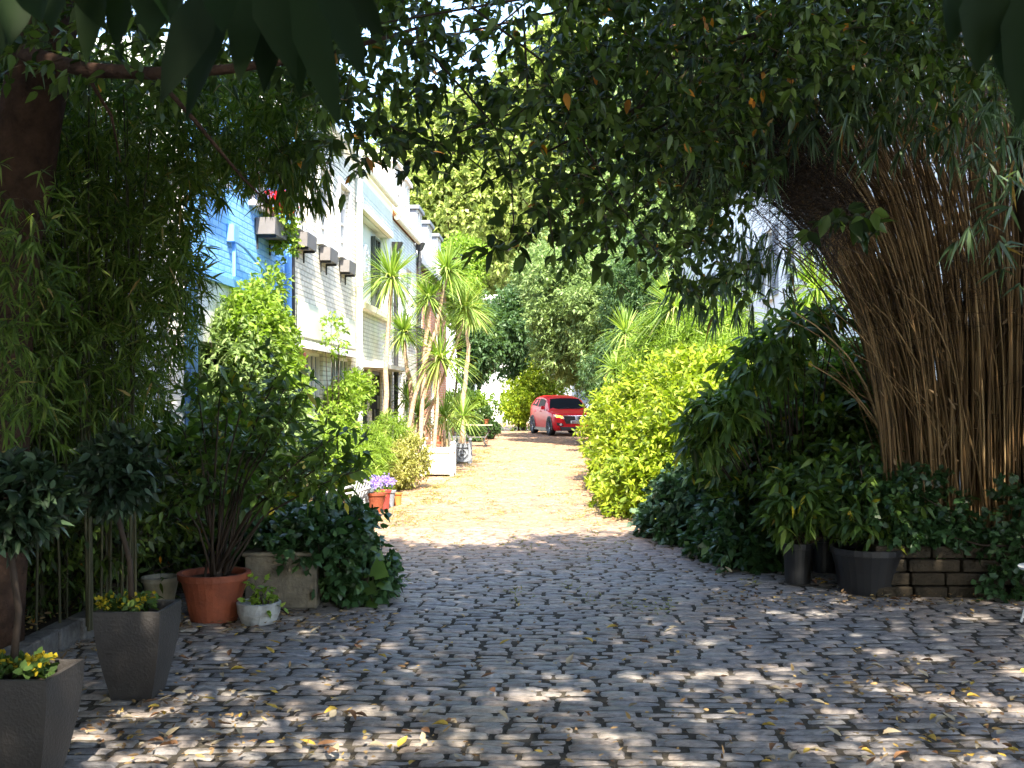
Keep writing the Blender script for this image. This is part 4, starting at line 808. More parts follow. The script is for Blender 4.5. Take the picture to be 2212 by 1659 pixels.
            for kk in range(10): a = kk*math.pi/5; m.tube([(.04*math.cos(a), .04*math.sin(a), .085), (.215*math.cos(a), .215*math.sin(a), .1)], .017, 5)
            m.build('rim', rim, wh)
    root.rotation_euler = (0, 0, .235); root.location = (2.62, 43.2, .005); root.scale = (1.04, 1.04, 1.04)
    return root
car = build_car()

# ================================================================== LEFT FOREGROUND
def grey_planter(px_c, Y, label):
    root = thing('tapered_planter', label, 'planter', ((px_c-1106)/F_*Y, Y, 0), random.uniform(-.03, .03), 'tapered dark grey planters'); H = .475
    def rng_sq(w, z): return [(-w, -w+.175, z), (w, -w+.175, z), (w, w+.175, z), (-w, w+.175, z)]
    zz = np.linspace(0, 1, 12); G_ = [rng_sq(.105+.07*math.sin(t_*math.pi/2)**1.0, t_*H+.004) for t_ in zz]; m = MB()
    for a, b_ in zip(G_, G_[1:]): m.add(a+b_, np.array([(0, 1, 5, 4), (1, 2, 6, 5), (2, 3, 7, 6), (3, 0, 4, 7)]))
    a = G_[-1]; b_ = rng_sq(.155, H+.004); c_ = rng_sq(.15, H-.05); m.add(a+b_, np.array([(0, 1, 5, 4), (1, 2, 6, 5), (2, 3, 7, 6), (3, 0, 4, 7)])); m.add(b_+c_, np.array([(0, 1, 5, 4), (1, 2, 6, 5), (2, 3, 7, 6), (3, 0, 4, 7)]))
    m.build('body', M['greyplanter'], root); s_ = MB(); s_.box(-.152, .152, .023, .327, H-.08, H-.04); s_.build('soil', M['soil'], root); return root
grey_planter(272, 5.53, 'whole tapered dark grey square planter on the left'); grey_planter(5, 4.2, 'dark grey planter cut off by the bottom left corner')
def standard(px, Y, ytop, ybot, head, label, lean=0, z0=.43, n=330):
    b0 = np.array([(px-1106)/F_*Y, Y, z0]); root = thing('standard_laurel', label, 'small tree', b0, group='standard laurels in the grey planters'); q = Off(root); lm, tm, br = MB(), MB(), MB()
    c, r_ = head; top = np.array(c)-[0, 0, r_[2]*.3]; tm.tube([b0, b0*.6+top*.4+[.02, 0, 0], b0*.3+top*.7-[.015, 0, 0], top], [.018, .015, .014, .012], 8)
    for i in range(16): e_ = np.array(c)+nrm(rng.normal(0, 1, 3))*np.array(r_)*.8; s0 = top-[0, 0, rng.uniform(0, .12)]; tm.tube([s0, s0*.5+e_*.5, e_], [.009, .006, .003], 5)
    P, D = ball(c, r_, n, .25, .2); sprigs(lm, br, P, D, .08, 7, .075, .034, 'ov', .9, .15, .3, .1)
    q.part(tm, 'trunk', M['twig'], smooth=True); q.part(br, 'twig', M['twig']); q.part(lm, 'crown', L_bluegreen2)
L_bluegreen2 = leafmat('bay_leaf', [(0, (.012, .026, .012)), (.7, (.028, .05, .024)), (.95, (.05, .085, .04)), (1, (.1, .15, .09))], .2, .35, .6)
standard(285, 5.72, 0, 0, (at(252, 1020, 5.75), (.17, .16, .17)), 'clipped dark laurel ball on a thin stem in the whole grey planter')
standard(25, 4.4, 0, 0, (at(35, 1080, 4.45), (.15, .15, .14)), 'glossy dark laurel in the corner planter at the left edge', n=260)
def pansies(px, py, Y, n, label):
    c = at(px, py, Y); root = thing('pansies', label, 'flowers', c, group='yellow pansies in the grey planters'); q = Off(root); lm, fl, tm = MB(), MB(), MB()
    P = c+rng.uniform(-1, 1, (n, 3))*[.13, .1, .02]; sprigs(lm, tm, P, rng.normal(0, .4, (n, 3))+[0, 0, 1], .04, 5, .045, .028, 'ov', 1, .1, tr=.0015)
    P = c+rng.uniform(-1, 1, (n, 3))*[.13, .11, .015]+[0, 0, .035]
    for a in P[:n//2]: pp = a+rng.normal(0, .006, (6, 3)); leaves(fl, pp, nrm(pp-a+.0001)+[0, -.4, .3], .024, .024, 'ov', 0)
    q.part(tm, 'stem', M['twig']); q.part(lm, 'foliage', L_hedge2); q.part(fl, 'blossom', L_yellow2)
L_hedge2 = leafmat('pansy_leaf', [(0, (.05, .09, .02)), (1, (.12, .18, .03))], .3, .5, .4); L_yellow2 = leafmat('pansy_petal', [(0, (.35, .27, .02)), (1, (.55, .42, .04))], .3, .5, .2, (1, 1, .5))
pansies(272, 1312, 5.72, 60, 'yellow-green pansies in the whole grey planter'); pansies(30, 1450, 4.4, 60, 'yellow-green pansies in the corner planter')
# terracotta pot with big shrub
root, p0 = pot('terracotta_pot', 'large orange-brown terracotta pot on the left road edge', 448, 1350, .235, .345, M['terracotta'], r_bot=.165, rim=.02, group='large pots on the near left')
sh = thing('multi_stem_shrub', 'tall fan-shaped dark shrub growing out of the large terracotta pot', 'shrub', p0+[0, 0, .3]); q = Off(sh); lm, tm, br = MB(), MB(), MB()
b0 = p0+[0, 0, .3]
tips = [(360, 880), (400, 800), (450, 870), (480, 800), (520, 850), (560, 780), (590, 870), (620, 830), (650, 900), (690, 950), (740, 930), (780, 1010), (770, 960), (640, 1000), (560, 960), (430, 980), (370, 1000), (500, 940), (700, 1040), (600, 1060), (545, 1040), (380, 1080), (470, 1030), (660, 840), (610, 780)]
for (tx, ty) in tips:
    e_ = at(tx+rng.normal(0, 12), ty+rng.normal(0, 12), rng.uniform(7.0, 8.4)); mid = b0*.5+e_*.5+[(b0[0]-e_[0])*.12, 0, .08]; s0 = b0+rng.normal(0, .04, 3)*[1, 1, 0]
    pts = [s0, s0*.6+mid*.4, mid, mid*.45+e_*.55+[0, 0, .03], e_]; tm.tube(pts, [.011, .009, .007, .005, .0025], 6)
    for a, b_, n_ in ((pts[2], pts[3], 3), (pts[3], pts[4], 13 if tx > 600 else 8)):
        t_ = rng.uniform(0, 1, (n_, 1)); P = a*(1-t_)+b_*t_; D = rng.normal(0, 1, (n_, 3))*[1, 1, .6]+[0, 0, .5]; sprigs(lm, br, P, D, .2, 5, .095, .04, 'ov', .75, .2, .3, tr=.003)
q.part(tm, 'stem', M['twig'], smooth=True); q.part(br, 'twig', M['twig']); q.part(lm, 'foliage', L_shrub)
# concrete planter, ivy, bowl
cp = thing('concrete_planter', 'stained rectangular concrete trough behind the white bowl', 'planter', (-1.74, 8.0, 0), .02, 'large pots on the near left'); m = MB(); m.box(-.27, .27, 0, .35, .004, .4); m.box(-.29, .29, -.02, .37, .4, .43); m.build('body', M['concrete'], cp, bevel=.012)
shrub('ivy_mound', 'dark ivy mass spilling over the concrete trough onto the cobbles', (-1.35, 8.35, 0), [((-1.3, 8.35, .27), (.25, .3, .22), 330), ((-1.5, 8.2, .5), (.35, .3, .12), 200), ((-1.15, 8.4, .12), (.2, .28, .14), 230), ((-1.45, 8.5, .6), (.35, .35, .15), 200), ((-1.9, 8.35, .52), (.3, .3, .12), 120)], 8, .07, .055, L_ivy, 'ivy', .13, .25, cat='ivy', stems=5, inner=.2)
bl = thing('broad_leaf_plant', 'large scalloped green leaves at the road end of the ivy', 'plant', (-1.05, 8.1, 0)); q = Off(bl); lm, tm = MB(), MB()
for (px, py, s_) in ((820, 1225, .15), (832, 1260, .13), (800, 1265, .12), (815, 1195, .12), (795, 1230, .12), (775, 1290, .1), (805, 1300, .1), (780, 1160, .1)):
    e_ = at(px, py, 8.1+rng.uniform(-.15, .2)); b_ = np.array((-1.15, 8.2, .05)); tm.tube([b_, b_*.5+e_*.5+[0, 0, .1], e_], .005, 5); leaves(lm, [e_-[s_*.4, 0, 0]], [(.8, -.3, -.2)], s_, s_*1.1, 'ivy', .2, .15, up=[(0, -.8, .6)], roll=.25)
q.part(tm, 'stem', M['twig']); q.part(lm, 'foliage', L_shrub)
bw = thing('white_bowl', 'ragged white bowl with a little ivy in front of the concrete trough', 'bowl', (-1.79, 7.52, 0), 0, 'large pots on the near left'); m = MB(); m.lathe([(.001, .004), (.12, .004), (.145, .07), (.148, .075), (.155, .15), (.14, .155), (.13, .1), (.001, .11)], n=24, wob=.003); m.build('body', M['whitebag'], bw)
shrub('small_ivy', 'small variegated ivy sprig standing in the white bowl', (-1.79, 7.52, .11), [((-1.79, 7.5, .24), (.05, .05, .1), 12), ((-1.75, 7.48, .16), (.11, .07, .03), 16)], 5, .05, .035, L_climb, 'ivy', .08, .2, cat='plant', stems=3, inner=.1)
shrub('low_foliage', 'large leaf undergrowth behind the terracotta pot', (-2.6, 8.9, 0), [((-2.6, 9.1, .5), (.5, .4, .4), 260), ((-2.1, 9.2, .4), (.4, .4, .35), 200), ((-3.0, 9.2, .8), (.4, .4, .5), 240), ((-2.5, 9.5, 1.0), (.5, .4, .4), 240)], 6, .14, .1, L_shrub, 'ivy', .2, .3, stems=4, cat='plant', inner=.2)
pot('plant_pot', 'cream stone pot half hidden left of the terracotta pot', 338, 1330, .13, .25, M['cream'], Y=7.9, group='large pots on the near left')
shrub('yellow_flowering_plant', 'bright yellow-green flowers beside the white chair', gd(690, 1210)*[1, 1, 0], [lump(690, 1115, 10.6, .18, .15, .06, 120), lump(720, 1140, 10.4, .2, .2, .12, 140)], 6, .045, .035, L_yellow, 'ov', .06, cat='flowers', stems=2, inner=.1)
shrub('green_mound', 'fresh green leaves beneath the yellow flowers', gd(700, 1215), [lump(720, 1160, 10.3, .3, .25, .15, 260), lump(660, 1150, 10.4, .3, .3, .2, 240)], 7, .07, .05, L_shrub, 'ivy', .1, cat='plant', stems=2, inner=.2)
# white slatted chair
ch = thing('slatted_chair', 'weathered white slatted garden chair with curved arms', 'chair', (-2.05, 12.9, 0), -.9); ch.scale = (.68, .68, .68)
m = MB()
for i in range(6): m.box(-.24, .24, -.2+i*.08, -.145+i*.08, .40, .42)
m.build('seat', M['chair'], ch)
m = MB()
for i in range(6): x = -.21+i*.084; m.tube([(x, .27, .42), (x, .34, .62), (x*1.1, .42, .8)], .014, 6)
m.tube([(-.26, .42, .8), (0, .43, .83), (.26, .42, .8)], .018, 6); m.build('backrest', M['chair'], ch)
for s_ in (-1, 1):
    m = MB()
    for o_ in (-.035, .0, .035): m.tube([(s_*(.28+o_), .38, .7+abs(o_)), (s_*(.29+o_), .1, .67), (s_*(.28+o_*1.3), -.16, .64), (s_*(.27+o_*1.3), -.3, .56)], .014, 6)
    m.build('armrest', M['chair'], ch)
    for yy in (-.2, .28): m = MB(); m.tube([(s_*.26, yy, .64 if yy < 0 else .5), (s_*.27, yy*1.15, .0)], .022, 6); m.build('leg', M['chair'], ch)
cr = thing('wooden_crate', 'pale weathered wooden box at the foot of the slatted chair', 'crate', gd(752, 1142), .1); m = MB()
for i in range(4): m.box(-.12, .12, 0, .02, .01+i*.075, .075+i*.075)
for x in (-.12, .1): m.box(x, x+.02, .02, .2, .01, .3)
m.build('slat', M['cream'], cr)
# black pots right
pot('nursery_pot', 'left smaller black plastic nursery pot by the stone wall', 1731, 1265, .125, .35, M['blackplastic'], r_bot=.105, group='black nursery pots'); pot('nursery_pot', 'right wide black plastic nursery pot by the stone wall', 1896, 1290, .29, .37, M['blackplastic'], r_bot=.225, rim=.012, group='black nursery pots')
pot('nursery_pot', 'black pot deep in shadow between the two black pots', 1790, 1255, .13, .33, M['blackplastic'], r_bot=.105, group='black nursery pots', Y=9.6)
shrub('potted_shrub', 'drooping dark speckled shrub in the left black pot', at(1731, 1180, 9.15), [lump(1740, 1070, 9.1, .28, .26, .2, 170), lump(1700, 1115, 9.1, .15, .2, .08, 40), lump(1790, 1110, 9.1, .2, .2, .08, 50)], 7, .13, .045, L_shrub, 'ov', .12, .3, stems=4, fold=.25, down=.2, inner=.3)
shrub('potted_shrub', 'sparse twiggy shrub in the wide black pot', at(1896, 1180, 8.75), [lump(1890, 1110, 8.8, .3, .25, .12, 80), lump(1960, 1110, 8.8, .2, .2, .12, 40), lump(1850, 1040, 9.1, .3, .25, .25, 120)], 6, .11, .04, L_shrub, 'ov', .2, .35, stems=7, fold=.2, down=.3, inner=.3)
pt, _ = pot('plant_pot', 'slim grey clay pot hidden under the hedge on the right', 1427, 1130, .07, .22, M['cream'], r_bot=.05, group='pots on the right')
# white bistro table at the right edge
tb_ = thing('bistro_table', 'thin white metal table leg cut off by the right edge', 'table', (3.77, 7.35, 0), 0); m = MB(); m.lathe([(.001, .70-.3), (.24, .40), (.25, .41), (.25, .42), (.001, .425)], n=28); m.build('tabletop', M['whitepaint'], tb_, smooth=False)
for a in (0.4, 2.2, 3.6, 5.2): m = MB(); m.tube([(.17*math.cos(a), .17*math.sin(a), .4), (.2*math.cos(a), .2*math.sin(a), .2), (.26*math.cos(a), .26*math.sin(a), .0)], .009, 6); m.build('leg', M['whitepaint'], tb_)

# ================================================================== BAMBOO RIGHT
def bez(P, n=9):
    P = np.array(P, float); t_ = np.linspace(0, 1, n)[:, None]; return (1-t_)**3*P[0]+3*t_*(1-t_)**2*P[1]+3*t_*t_*(1-t_)*P[2]+t_**3*P[3]
bb = thing('bamboo_clump', 'huge leaning clump of brown bamboo canes on the right', 'bamboo', at(2040, 1095, 9.4)*[1, 1, 0]+[0, 0, .42], group='bamboo clumps'); q = Off(bb)
rest = MB(); endpts = []
def culm_curve():
    u = rng.uniform(0, 1)**1.15; w_ = rng.uniform(0, 1); Y = 9.0+1.6*w_+rng.uniform(-.2, .2)
    base = at(1915+u*340, 1100, Y); base[2] = .45
    # left canes lean over the road, right ones stand upright
    lean = (1-u)
    p1 = at(1900+u*345, 820, Y-.1); p2 = at(1885+u*395+rng.normal(0, 8), 480, Y-.4); p3 = at(1480+u*820+rng.normal(0, 60), 130+100*lean+rng.uniform(-200, 100), Y-1.0-.7*lean)
    c = bez([base, p1, p2, p3], 14)
    if rng.uniform() < .06: c += np.linspace(0, 1, 14)[:, None]*np.array([rng.normal(0, .5), 0, -.2])   # fallen across the others
    if rng.uniform() < .15: c = c[0]+(c-c[0])*rng.uniform(.3, .75)                                        # broken off
    return c+np.cumsum(rng.normal(0, .006, (14, 3)), 0)
def nodes(m, c_, r0):
    for k in range(1, 12):
        a, b_ = c_[k], c_[k+1]; f = rng.uniform(.1, .9); p_ = a*(1-f)+b_*f; t_ = (b_-a)/np.linalg.norm(b_-a); m.tube([p_-t_*.004, p_, p_+t_*.004], [r0*.9, r0*1.3, r0*.9], 6, False)
for i in range(860):
    c_ = culm_curve(); r0 = rng.uniform(.005, .0125); 
    if i < 100:
        m = MB(); m.tube(c_, np.linspace(r0, r0*.5, 14), 6, False); nodes(m, c_, r0); q.part(m, 'cane', M['culm'], smooth=True)
    else: rest.tube(c_, np.linspace(r0, r0*.5, 14), 5, False)
    endpts.append(c_)
o = q.part(rest, 'cane', M['culm'], smooth=True); o['kind'] = 'stuff'
tw, lm = MB(), MB(); sh_ = MB(); E = np.concatenate([c_[2:9] for c_ in endpts]); S0 = E[rng.integers(0, len(E), 900)]+rng.normal(0, .02, (900, 3)); leaves(sh_, S0, rng.normal(0, .5, (900, 3))+[-.2, -.2, 1], rng.uniform(.06, .18, 900), rng.uniform(.012, .025, 900), 'lan', .1, .4, roll=1.5); q.part(sh_, 'dry_sheath', L_sheath)
E = np.concatenate([c_[6:] for c_ in endpts]); sel = E[rng.integers(0, len(E), 2400)]+rng.normal(0, .05, (2400, 3))
D = rng.normal(0, 1, (2400, 3))*[1, 1, .7]; twigs(tw, sel, sel+nrm(D)*rng.uniform(.2, .7, (2400, 1)), np.full(2400, .0022), np.full(2400, .001))
# thicket of bare dry side branches under the arch
P = slab([(1450, 230), (1750, 200), (1860, 420), (1800, 560), (1660, 400), (1560, 420), (1450, 400)], 3600, 7.2, 9.0); D = rng.normal(0, 1, P.shape)+[-.6, 0, -.2]; twigs(tw, P, P+nrm(D)*rng.uniform(.2, .6, (len(P), 1)), np.full(len(P), .0025), np.full(len(P), .001))
q.part(tw, 'side_twig', M['twig'])
polyR = [(1380, -60), (2260, -60), (2260, 330), (2120, 300), (1960, 270), (1800, 270), (1640, 330), (1500, 300), (1420, 150)]
P = slab(polyR, 900, 6.2, 9.0); sprigs(lm, tw, P, rng.normal(0, .6, P.shape)+[-.2, 0, -.3], .2, 7, .15, .018, 'lan', .65, .3, 0, .7, end=True, tr=.0015)
P = slab([(2050, 150), (2240, 150), (2240, 620), (2120, 560)], 40, 5.0, 6.6); sprigs(lm, tw, P, rng.normal(0, .6, P.shape)+[0, 0, -.3], .2, 7, .13, .018, 'lan', .8, .25, 0, .5, end=True, tr=.0018)
P = slab([(1560, 420), (1760, 480), (1700, 560), (1600, 640), (1480, 620)], 120, 8, 9.5); sprigs(lm, tw, P, rng.normal(0, .5, P.shape)+[-.5, 0, -.6], .25, 6, .16, .016, 'lan', .5, .4, 0, .9, end=True)
q.part(lm, 'foliage', L_bamR)
# ================================================================== BAMBOO LEFT
bl_ = thing('bamboo_clump', 'dense feathery green bamboo filling the left behind the laurels', 'bamboo', (-3.3, 7.6, .13), group='bamboo clumps'); q = Off(bl_); tw, lm = MB(), MB()
for i in range(90):
    u = rng.uniform(0, 1); Y = rng.uniform(6.7, 9.2); b0 = at(-20+u*320, 1100, Y); b0[2] = .12; lean = rng.uniform(-.05, .25)
    c_ = bez([b0, b0+[lean*.1, 0, 1.1], b0+[lean*.5, -.2, 2.3], b0+[lean*1.6, -.5, 3.3+rng.uniform(-.6, .8)]], 9); m = MB(); m.tube(c_, np.linspace(rng.uniform(.006, .013), .003, 9), 6, False); q.part(m, 'cane', M['culmgreen'], smooth=True)
polyL = [(-60, 100), (330, 120), (560, 120), (660, 120), (690, 250), (665, 370), (600, 385), (500, 385), (430, 390), (395, 450), (415, 600), (395, 690), (360, 780), (310, 860), (200, 900), (-60, 940)]
P = slab(polyL, 8800, 6.3, 9.3); sprigs(lm, tw, P, rng.normal(0, .6, P.shape)+[.3, -.1, -.1], .16, 6, .115, .0145, 'lan', .85, .2, 0, .25, end=True, tr=.0012, gaps=True)
P = slab([(-60, 880), (300, 850), (350, 930), (200, 1000), (-60, 1050)], 700, 7.2, 9.3); sprigs(lm, tw, P, rng.normal(0, .6, P.shape), .16, 6, .11, .013, 'lan', .6, .3, 0, .5, end=True, tr=.0012)
P = slab([(-60, 380), (110, 420), (120, 900), (-60, 950)], 260, 5.1, 5.8); sprigs(lm, tw, P, rng.normal(0, .6, P.shape)+[.2, -.1, -.2], .16, 6, .1, .0135, 'lan', .8, .25, 0, .4, end=True, tr=.0012)
P = slab([(560, 280), (710, 280), (680, 380), (640, 400), (560, 370)], 90, 6, 7); sprigs(lm, tw, P, rng.normal(0, .5, P.shape)+[.3, 0, -.6], .16, 7, .12, .014, 'lan', .6, .3, 0, .8, end=True, tr=.0012)
q.part(tw, 'side_twig', M['twig']); q.part(lm, 'foliage', L_bam)
# dead undergrowth in the bed
shrub('undergrowth', 'dark tangled undergrowth between the bed and the bamboo canes', (-3.3, 7.8, .13), [((-3.3, 8.2, .5), (.6, .5, .4), 330), ((-2.75, 8.4, .45), (.4, .4, .35), 230), ((-3.1, 7.3, .4), (.5, .4, .3), 240), ((-3.0, 7.0, .8), (.5, .3, .4), 200), ((-2.6, 7.5, .9), (.4, .3, .3), 140), ((-3.3, 6.9, 1.2), (.4, .3, .35), 140)], 6, .07, .03, L_dark, 'ov', .2, .2, stems=10, cat='plant', inner=.1)

# ================================================================== BIG TREE LEFT + OVERHEAD CANOPY
gp = lambda px, py, rx, ry: PATCH.append((*gd(px, py)[:2], rx*1.1+.05, ry*1.2+.04))
for a in [(300, 1540, .16, .1), (480, 1500, .22, .1), (560, 1560, .2, .12), (700, 1480, .14, .08), (820, 1530, .2, .07), (1120, 1490, .16, .09), (1200, 1500, .14, .06), (1320, 1590, .18, .08), (1390, 1460, .1, .07), (1530, 1450, .3, .06), (1640, 1455, .12, .06), (1880, 1480, .22, .08), (2050, 1510, .2, .1), (1740, 1322, .28, .05), (1700, 1362, .1, .05), (2170, 1540, .15, .1), (2060, 1640, .2, .08), (1720, 1610, .18, .05), (2190, 1450, .14, .08), (930, 1600, .22, .07), (420, 1620, .25, .09), (640, 1620, .2, .07), (1560, 1540, .1, .05), (200, 1590, .14, .1), (2090, 1335, .12, .04), (900, 1440, .1, .05), (1100, 1590, .12, .05), (740, 1400, .1, .05), (1900, 1590, .15, .06), (350, 1480, .1, .06), (260, 1640, .2, .08), (800, 1590, .14, .06), (2000, 1420, .15, .06), (2130, 1600, .14, .07), (1800, 1540, .12, .05), (520, 1440, .1, .05), (1250, 1640, .16, .06), (1450, 1640, .14, .05)]: gp(*a)
bt = thing('leaning_tree', 'large red-brown barked tree leaning in from the left edge', 'tree', (-3.15, 6.2, .13)); q = Off(bt); m = MB()
tp = [at(-30, 1150, 6.3)*[1, 1, 0]+[0, 0, .1], at(-10, 900, 6.3), at(5, 600, 6.2), at(50, 330, 6.1), at(90, 120, 6.0), at(110, -100, 5.9), at(140, -500, 5.5), at(300, -1000, 5)]
t_ = np.linspace(0, 7, 36); Pi = np.stack([np.interp(t_, range(8), np.array(tp)[:, i]) for i in range(3)], -1)
for _ in range(3): Pi[1:-1] = (Pi[:-2]+2*Pi[1:-1]+Pi[2:])/4
m.tube(Pi, np.linspace(.2, .15, 36)*rng.uniform(.94, 1.06, 36), 14); q.part(m, 'trunk', M['bark'], smooth=True)
m = MB(); lp = [at(-60, 60, 5.9), at(60, 115, 5.0), at(180, 150, 4.8), at(330, 158, 4.7), at(480, 150, 4.7), at(700, 120, 4.9), at(900, 60, 5.2)]; m.tube(lp, [.06, .036, .034, .028, .022, .015, .008], 10)
m.tube([at(330, 158, 4.7), at(420, 260, 4.8), at(520, 380, 5.0), at(580, 440, 5.1)], [.012, .01, .007, .003], 6); m.tube([at(180, 150, 4.8), at(240, 250, 4.9), at(260, 350, 5)], [.01, .007, .003], 6)
for i in range(14):
    a0 = Pi[rng.integers(22, 36)]; e_ = np.array([rng.uniform(-4, 4.5), rng.uniform(-4, 6), rng.uniform(5, 7.5)]); md = (a0+e_)/2+[0, 0, .5]; m.tube([a0, md, e_], [.07, .045, .015], 8)
q.part(m, 'limb', M['bark'], smooth=True)
# overhead crown: shades the near ground, its front edge throws the shade line on the road
lm, tm = MB(), MB(); n = 26000
P = np.stack([rng.uniform(-6, 7, n), rng.uniform(-8.5, 6.5, n), rng.uniform(5.6, 9.2, n)], -1); gy = P[:, 1]+.805*P[:, 2]; gx = P[:, 0]-.118*P[:, 2]
lim = 11.9+.9*np.minimum(np.abs(gx+.7), 1.6)/1.6+.25*np.sin(gx*3.1)-.6; vis = P[:, 2]-1.6 < P[:, 1]*.385
P = P[(gy < lim) & ~vis]; sprigs(lm, tm, P, rng.normal(0, 1, P.shape)*[1, 1, .4], .4, 6, .16, .085, 'd4', .9, .2, 0, .2, gaps=True)
# unseen leaves added behind the viewer to block sky light from the foreground
P = np.stack([rng.uniform(-7, 8, 3000), rng.uniform(-8.5, -6, 3000), rng.uniform(1.5, 7, 3000)], -1)
sprigs(lm, None, P, rng.normal(0, 1, P.shape), .4, 6, .2, .11, 'd4', .9, .2, 0, .2)
q.part(lm, 'crown', L_dark); q.part(tm, 'twig', M['twig'])
# visible canopy of the evergreen arch
ev = thing('evergreen_arch', 'dark evergreen branches arching over the lane at the top', 'tree', (4.6, 9.6, .45)); q = Off(ev); lm, tm, pw = MB(), MB(), MB()
tm.tube([(4.6, 9.6, .4), (4.4, 9.0, 2.5), (3.6, 7.6, 4.3), (2.4, 6.4, 5.2)], [.12, .1, .07, .05], 10)
hubs = [np.array((2.4, 6.4, 5.2)), np.array((3.6, 7.6, 4.3))]
for tgt in [(1200, 30, 6), (1000, 120, 5.6), (860, 100, 5.4), (1500, 80, 6), (1150, 430, 6), (1300, 350, 6), (760, 60, 5), (1700, 100, 6.2), (1430, 500, 6.4), (950, 300, 5.6), (1000, 420, 5.6), (1560, 500, 7)]:
    e_ = at(*tgt); s0 = hubs[rng.integers(0, 2)]; md = s0*.45+e_*.55+[rng.normal(0, .1), 0, .35]; tm.tube(bez([s0, s0*.6+md*.4+[0, 0, .3], md, e_], 8), np.linspace(.03, .004, 8), 6)
for pts in ([(1130, 20), (1140, 200), (1100, 330), (1110, 480), (1100, 520)], [(900, 80), (1050, 250), (1180, 420), (1200, 560)], [(1000, 0), (1170, 130), (1320, 420), (1430, 560)], [(800, 250), (860, 280), (1000, 330), (1060, 380)]):
    tm.tube([at(x, y, 5.6) for x, y in pts], np.linspace(.008, .003, len(pts)), 6)
for pts in ([(1330, 60), (1440, 120), (1540, 125)], [(1480, 85), (1560, 160), (1640, 230)], [(1560, 120), (1640, 90), (1720, 130)], [(1500, 60), (1580, 30)]): pw.tube([at(x, y, 6) for x, y in pts], np.linspace(.006, .003, len(pts)), 6)
def arch(poly, n, Y0=4.8, Y1=7.4, L=.07, W=.035, k=7, dn=.15): 
    P = slab(poly, n, Y0, Y1); sprigs(lm, tm, P, rng.normal(0, .7, P.shape)+[-.15, 0, -.15], .17, k, L, W, 'ov', .8, .2, .25, dn, tr=.0022)
arch([(690, -80), (1250, -80), (1300, 120), (1290, 270), (1180, 300), (1050, 230), (900, 190), (700, 200), (640, 150), (660, 60)], 430)
arch([(640, -60), (960, -60), (960, 120), (740, 200), (650, 130)], 60)
arch([(-60, -120), (700, -120), (700, 120), (560, 170), (330, 180), (120, 150), (-60, 160)], 330, 4.6, 6.6)
arch([(1700, -120), (2260, -120), (2260, 160), (2050, 250), (1850, 270), (1700, 260)], 420, 6.0, 7.6)
arch([(700, 200), (900, 190), (1060, 250), (1150, 330), (1050, 340), (900, 290), (720, 300)], 75)
arch([(1180, -80), (2050, -80), (2050, 120), (1750, 200), (1600, 300), (1400, 300), (1250, 220)], 1300, 5.2, 8.0)
arch([(1180, 230), (1560, 230), (1640, 380), (1560, 500), (1440, 560), (1330, 500), (1250, 420)], 380, 5.4, 8.2)
arch([(1080, 330), (1260, 300), (1320, 480), (1230, 520), (1150, 420)], 60, 5, 6.5)
arch([(690, 290), (860, 290), (1010, 330), (1000, 370), (880, 350), (850, 390), (800, 350), (700, 330)], 36, 4.9, 6)
arch([(1040, 510), (1060, 490), (1140, 500), (1130, 530), (1050, 540)], 8, 5.5, 5.7, .09, .05, 6, .1)
arch([(1230, 530), (1290, 510), (1310, 570), (1260, 580)], 9, 5.5, 6, .09, .05); arch([(1420, 530), (1620, 530), (1620, 610), (1500, 640), (1430, 590)], 55, 6, 8)
arch([(1780, 420), (1900, 440), (1880, 480), (1780, 470)], 8, 5.6, 6, .1, .06, 6); arch([(1600, 330), (1700, 330), (1700, 420), (1620, 400)], 14, 5.8, 7)
q.part(tm, 'branch', M['twig'], smooth=True); q.part(pw, 'pale_branch', M['paletwig'], smooth=True); q.part(lm, 'crown', L_dark)
# near magnolia branches
def near(name_label, twl, lv, base):
    root = thing('overhanging_branch', name_label, 'branch', base, group='big-leaved branches close overhead'); q = Off(root); tm, lm = MB(), MB()
    for pts in twl: tm.tube([at(*p_) for p_ in pts], np.linspace(.007, .003, len(pts)), 6)
    for (x0, y0, x1, y1, w_, Y) in lv:
        a = at(x0, y0, Y); b_ = at(x1, y1, Y+rng.uniform(-.06, .06)); L = np.linalg.norm(b_-a); leaves(lm, [a], [b_-a], L, w_/F_*Y, 'ov', .05, .3, up=[(rng.normal(0, .35), -1, .25)], roll=.15)
    q.part(tm, 'twig', M['twig']); q.part(lm, 'foliage', L_near)
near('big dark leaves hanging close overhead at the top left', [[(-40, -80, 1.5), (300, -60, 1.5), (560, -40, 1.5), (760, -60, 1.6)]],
  [(40, -80, 20, 90, 90, 1.5), (130, -60, 110, 60, 80, 1.5), (210, -60, 185, 130, 75, 1.6), (270, -50, 250, 100, 80, 1.6), (330, -40, 330, 80, 90, 1.5), (400, -60, 370, 60, 80, 1.4), (460, -30, 345, 210, 95, 1.4), (500, -20, 400, 250, 85, 1.5), (470, -60, 480, 60, 90, 1.3), (540, -30, 515, 170, 80, 1.5), (590, -40, 570, 190, 85, 1.55), (560, -60, 640, 160, 90, 1.45), (620, -30, 650, 200, 80, 1.6), (640, -40, 735, 265, 85, 1.4), (680, -50, 790, 160, 90, 1.5), (720, -60, 830, 70, 80, 1.6), (60, -60, 90, 40, 90, 1.4), (160, -80, 230, 60, 80, 1.5), (300, -80, 420, 110, 80, 1.5), (10, 0, -10, 130, 70, 1.5), (600, -80, 690, 90, 90, 1.6)], at(300, -60, 1.5))
